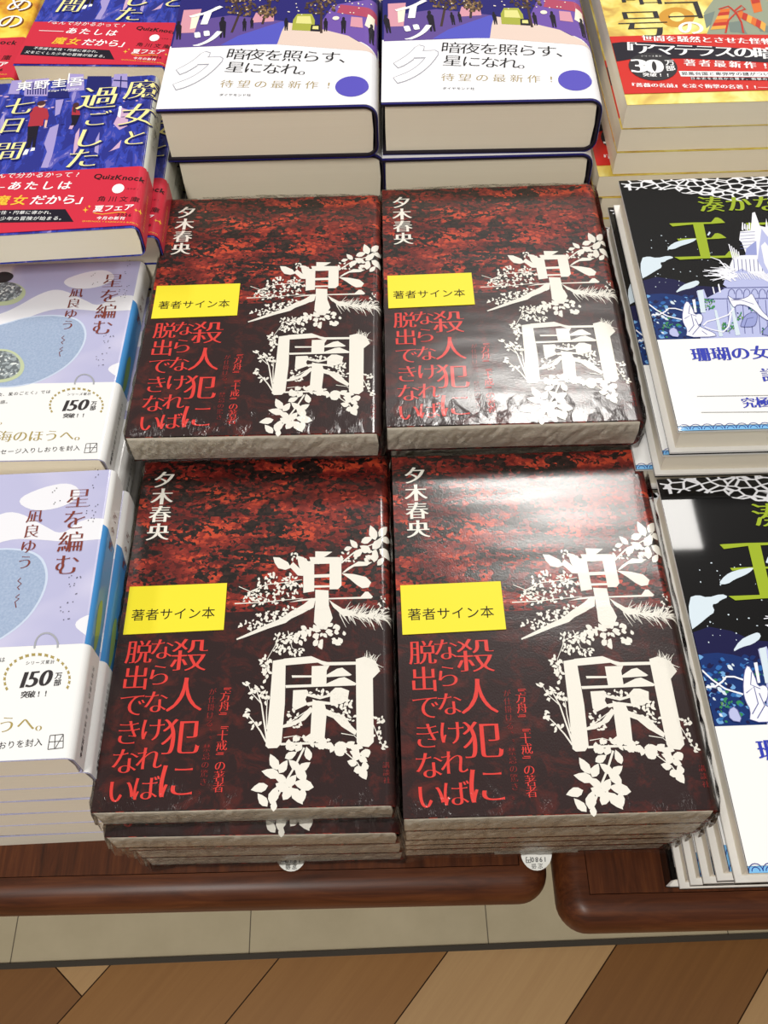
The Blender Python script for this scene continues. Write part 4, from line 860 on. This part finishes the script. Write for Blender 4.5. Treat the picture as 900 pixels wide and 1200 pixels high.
for k in range(170):
    x, y = r6.uniform(-20, 420), r6.uniform(620, 940); KG.leaf(*k2(x, y), r6.uniform(3, 8.5), r6.uniform(-0.3, 0.4), r6.choice(['sea_blue', 'sea_deep', 'sea_navy', 'sea_blue', 'sea_light', 'sea_deep', 'weed_green' if y > 700 else 'sea_navy']), 3, 0.55)
for k in range(14): x, y = r6.uniform(0, 260), r6.uniform(640, 920); KG.leaf(*k2(x, y), r6.uniform(3, 7), 0.6, 'cloud_white', 4, 0.5)
# castle
kp('castle_lilac', [(360, 590), (415, 575), (440, 640), (590, 560), (560, 540), (620, 380), (690, 320), (1010, 300), (1110, 390), (1140, 550), (1420, 610), (1480, 1030), (384, 1030), (400, 760)], 4)
kp('castle_white', [(690, 140), (770, 130), (780, 0), (800, -6), (838, 98), (880, 108), (885, 40), (900, 108), (1010, 160), (1010, 420), (900, 520), (700, 420), (640, 450), (610, 400), (630, 350), (690, 322), (736, 318), (700, 220), (682, 205)], 5)
kp('castle_shade', [(728, 318), (735, 270), (810, 210), (815, 318)], 6); kp('castle_lilac', [(820, 360), (850, 120), (990, 300), (990, 470), (880, 460)], 6); kp('castle_white', [(845, 250), (875, 220), (960, 330), (960, 420), (900, 440), (870, 380)], 7)
for i in range(5): kp('castle_white', [(700 + i * 17, 128 - (i % 2) * 12), (704 + i * 17, 72 + (i % 3) * 8), (712 + i * 17, 74 + (i % 3) * 8), (714 + i * 17, 132)], 5)
for i in range(5): kp('castle_white', [(600 + i * 18, 236 + i * 14), (608 + i * 18, 236 + i * 14), (640 + i * 12, 345), (630 + i * 12, 345)], 6)
for i in range(26):
    a = math.radians(r6.uniform(130, 215)); l = r6.uniform(90, 210); x, y = 640 + r6.uniform(-50, 30), 470 + r6.uniform(-50, 50)
    KG.line([k2(x, y), k2(x + 0.5 * l * math.cos(a), y - 0.5 * l * math.sin(a) - 6), k2(x + l * math.cos(a), y - l * math.sin(a) * 0.7)], 0.0011, 'castle_white', 7, 0.35)
for i in range(18): x = 640 + i * 18; KG.line([k2(x, 450 + 4 * (i % 3)), k2(x + 34, 500 + 5 * (i % 2))], 0.0006, 'castle_white', 7, 0.4)
for i in range(14):                                                # arches and colonnade
    x = 600 + i * 58; KG.line([k2(x + 24 + 24 * math.cos(a), 612 - 38 * math.sin(a)) for a in [math.pi * q / 8 for q in range(9)]], 0.0004, 'ink_line', 6); KG.line([k2(x, 612), k2(x, 640)], 0.0004, 'ink_line', 6); KG.line([k2(x - 10, 655), k2(x + 10, 910)], 0.0004, 'ink_line', 5)
KG.line([k2(420, 648), k2(1420, 640)], 0.0006, 'ink_line', 6); KG.line([k2(560, 566), k2(1140, 556)], 0.0006, 'ink_line', 6)
for i in range(9): x = 640 + i * 30; KG.line([k2(x, 350), k2(x + 8, 440)], 0.00035, 'ink_line', 6)
for i in range(6): KG.line([k2(690, 150 + i * 24), k2(800, 142 + i * 24)], 0.0003, 'ink_line', 6)
for a in ([(366, 586), (408, 580), (430, 752), (392, 752)], [(494, 732), (512, 734), (560, 930), (530, 932)], [(612, 680), (634, 690), (690, 920), (655, 925)], [(328, 655), (350, 652), (362, 750), (345, 752)], [(478, 560), (486, 558), (500, 610), (490, 612)], [(520, 540), (530, 535), (545, 600), (532, 604)]): kp('castle_white' if a[0][0] in (328, 478, 520) else 'cloud_white', a, 7)
def weeds(x, y, rx, ry, n):
    for k in range(n): KG.leaf(*k2(x + r6.uniform(-rx, rx), y + r6.uniform(-ry, ry)), 2.6, r6.uniform(0, 6), r6.choice(['weed_green', 'weed_green', 'weed_lime', 'sea_deep']), 6, 0.6)
weeds(450, 690, 48, 40, 60); weeds(600, 860, 46, 34, 50); weeds(800, 720, 46, 26, 40); weeds(690, 780, 20, 30, 24); weeds(890, 890, 40, 24, 30); weeds(140, 855, 36, 18, 20)
coral = ([(250, 790), (262, 700), (290, 660), (330, 720), (345, 770), (385, 760), (410, 780), (400, 830), (372, 850), (430, 880), (500, 910), (510, 935), (280, 940), (290, 880), (262, 840)], [(590, 620), (620, 640), (650, 660), (740, 640), (775, 602), (805, 660), (850, 740), (905, 790), (905, 820), (840, 780), (800, 740), (740, 700), (670, 690), (640, 720), (610, 670)], [(690, 850), (720, 780), (770, 750), (820, 760), (812, 830), (790, 860), (700, 862)], [(160, 930), (150, 880), (200, 860), (240, 940)], [(860, 930), (860, 880), (980, 800), (1100, 840), (1100, 930)])
for i, c in enumerate(coral):
    kp('castle_white' if i in (0, 1) else 'castle_shade' if i in (2, 4) else 'castle_lilac', c, 8, 1); q = smooth([k2(*p) for p in c], 1); KG.line(q + q[:1], 0.00035, 'ink_line', 9)
for a in ([(270, 800), (320, 770), (340, 850), (300, 900)], [(350, 800), (380, 860), (330, 920)], [(620, 660), (700, 660), (790, 690)], [(720, 860), (740, 800), (790, 790)], [(310, 700), (300, 760), (360, 780)], [(400, 890), (440, 920)]): KG.line([k2(*p) for p in a], 0.0004, 'ink_line', 9)
for a in ([(0, 690), (60, 735), (140, 780), (250, 806)], [(20, 772), (80, 768), (125, 745), (150, 722), (200, 722), (260, 738)], [(410, 850), (440, 820), (520, 800), (600, 770), (640, 720)], [(420, 860), (470, 880), (560, 900), (600, 860), (620, 760)]): KG.line([k2(*p) for p in a], 0.0008, 'castle_white', 9)
kt = KG.P(*ck(470, 672)).y; ky = 0.0026; kplain = list(KG.art); KG.band_first = len(kplain)
def waves(ky):
  for i in range(24):                                                # scalloped waves under the band
    x = 0.003 + i * 0.0055
    KG.poly([(x - 0.003, 0.0), (x + 0.003, 0.0), (x + 0.003, ky), (x - 0.003, ky)], 'wave_blue', 1, True)
    for row in range(max(1, int(ky / 0.0030))):
      for rr in (0.0028, 0.0016): KG.line([(x + (row % 2) * 0.0027 + rr * math.cos(a), 0.0006 + row * 0.0030 + rr * math.sin(a)) for a in [math.pi * q / 8 for q in range(9)]], 0.00035, 'navy_line', 2, 1, True)
waves(ky); kwave = KG.art[len(kplain):]; ktext0 = len(KG.art)
KG.text('珊瑚の女王が', ck(425, 735), ck(800, 722), 'band_blue', 3, 'boldmin', 1.0); KG.text('語る、', ck(688, 812), ck(840, 805), 'band_blue', 3, 'boldmin', 0.95); KG.text('究極の愛と罪', ck(606, 918), ck(880, 908), 'band_blue', 3, 'boldmin', 1.0)
KG.line([ck(410, 893), ck(1000, 885)], 0.0003, 'grey_text', 3); KG.line([ck(426, 954), ck(1000, 950)], 0.0003, 'grey_text', 3)
ktext = KG.art[ktext0:]
castle = build_book(KG, 'novel', '', 'black novels with a white castle and white paper bands', 'jet_cover', 'grey_pages', 0.0030, (kt, 'band_white', ky), board='white_board')
def kl(first, where): return [first] + ['%s castle-covered novel from the top of the %s right stack, poking out at the left' % (ORD[k].capitalize(), where) for k in range(1, 9)]
stack(castle, KG, (0.2706, 0.1598, 0.0494, -0.3), [(0, 0, 0), (-0.0030, 0.0005, 0), (-0.0115, 0.006, 0.2), (-0.0095, 0.008, 0.5), (-0.004, 0.010, 0.4), (-0.003, 0.012, 0.3), (-0.003, 0.012, 0.3)], kl('Black novel with white castle and complete white band, topping the farther right stack', 'farther'))
KL_ = kl('Black novel with white castle topping the nearer right stack, small lamp reflection on it', 'nearer')
kk = stack(castle, KG, (0.2672, -0.0355, 0.0202, 0.6), [(0, 0, 0)], KL_)
KG.art = list(kplain); waves(0.0105); KG.art += ktext            # the copies below wear their bands higher, waves showing under them
castle2 = build_book(KG, 'novel', '', 'black novels with a white castle and white paper bands', 'jet_cover', 'grey_pages', 0.0030, (kt, 'band_white', 0.0105), board='white_board')
stack(castle2, KG, (0.2672, -0.0355, 0.0202 - 0.0193, 0.6), [(-0.0010, 0.0050, 0), (-0.0012, 0.0080, -0.2), (-0.0016, 0.0115, -0.4), (-0.0014, 0.0140, -0.3)], KL_[1:])
low_ = copy_tree(castle); del low_['used']
low_.location = (0.2658 + 0.131, 0.0205 - 0.037 + 0.188, TZ + 0.0003); low_.rotation_euler = (0, 0, math.pi + math.radians(-0.4)); low_['label'] = 'Lowest castle-covered novel of the nearer right stack, turned so its black spine shows left'
for o in list(C.objects):
    if 'used' in o: del o['used']
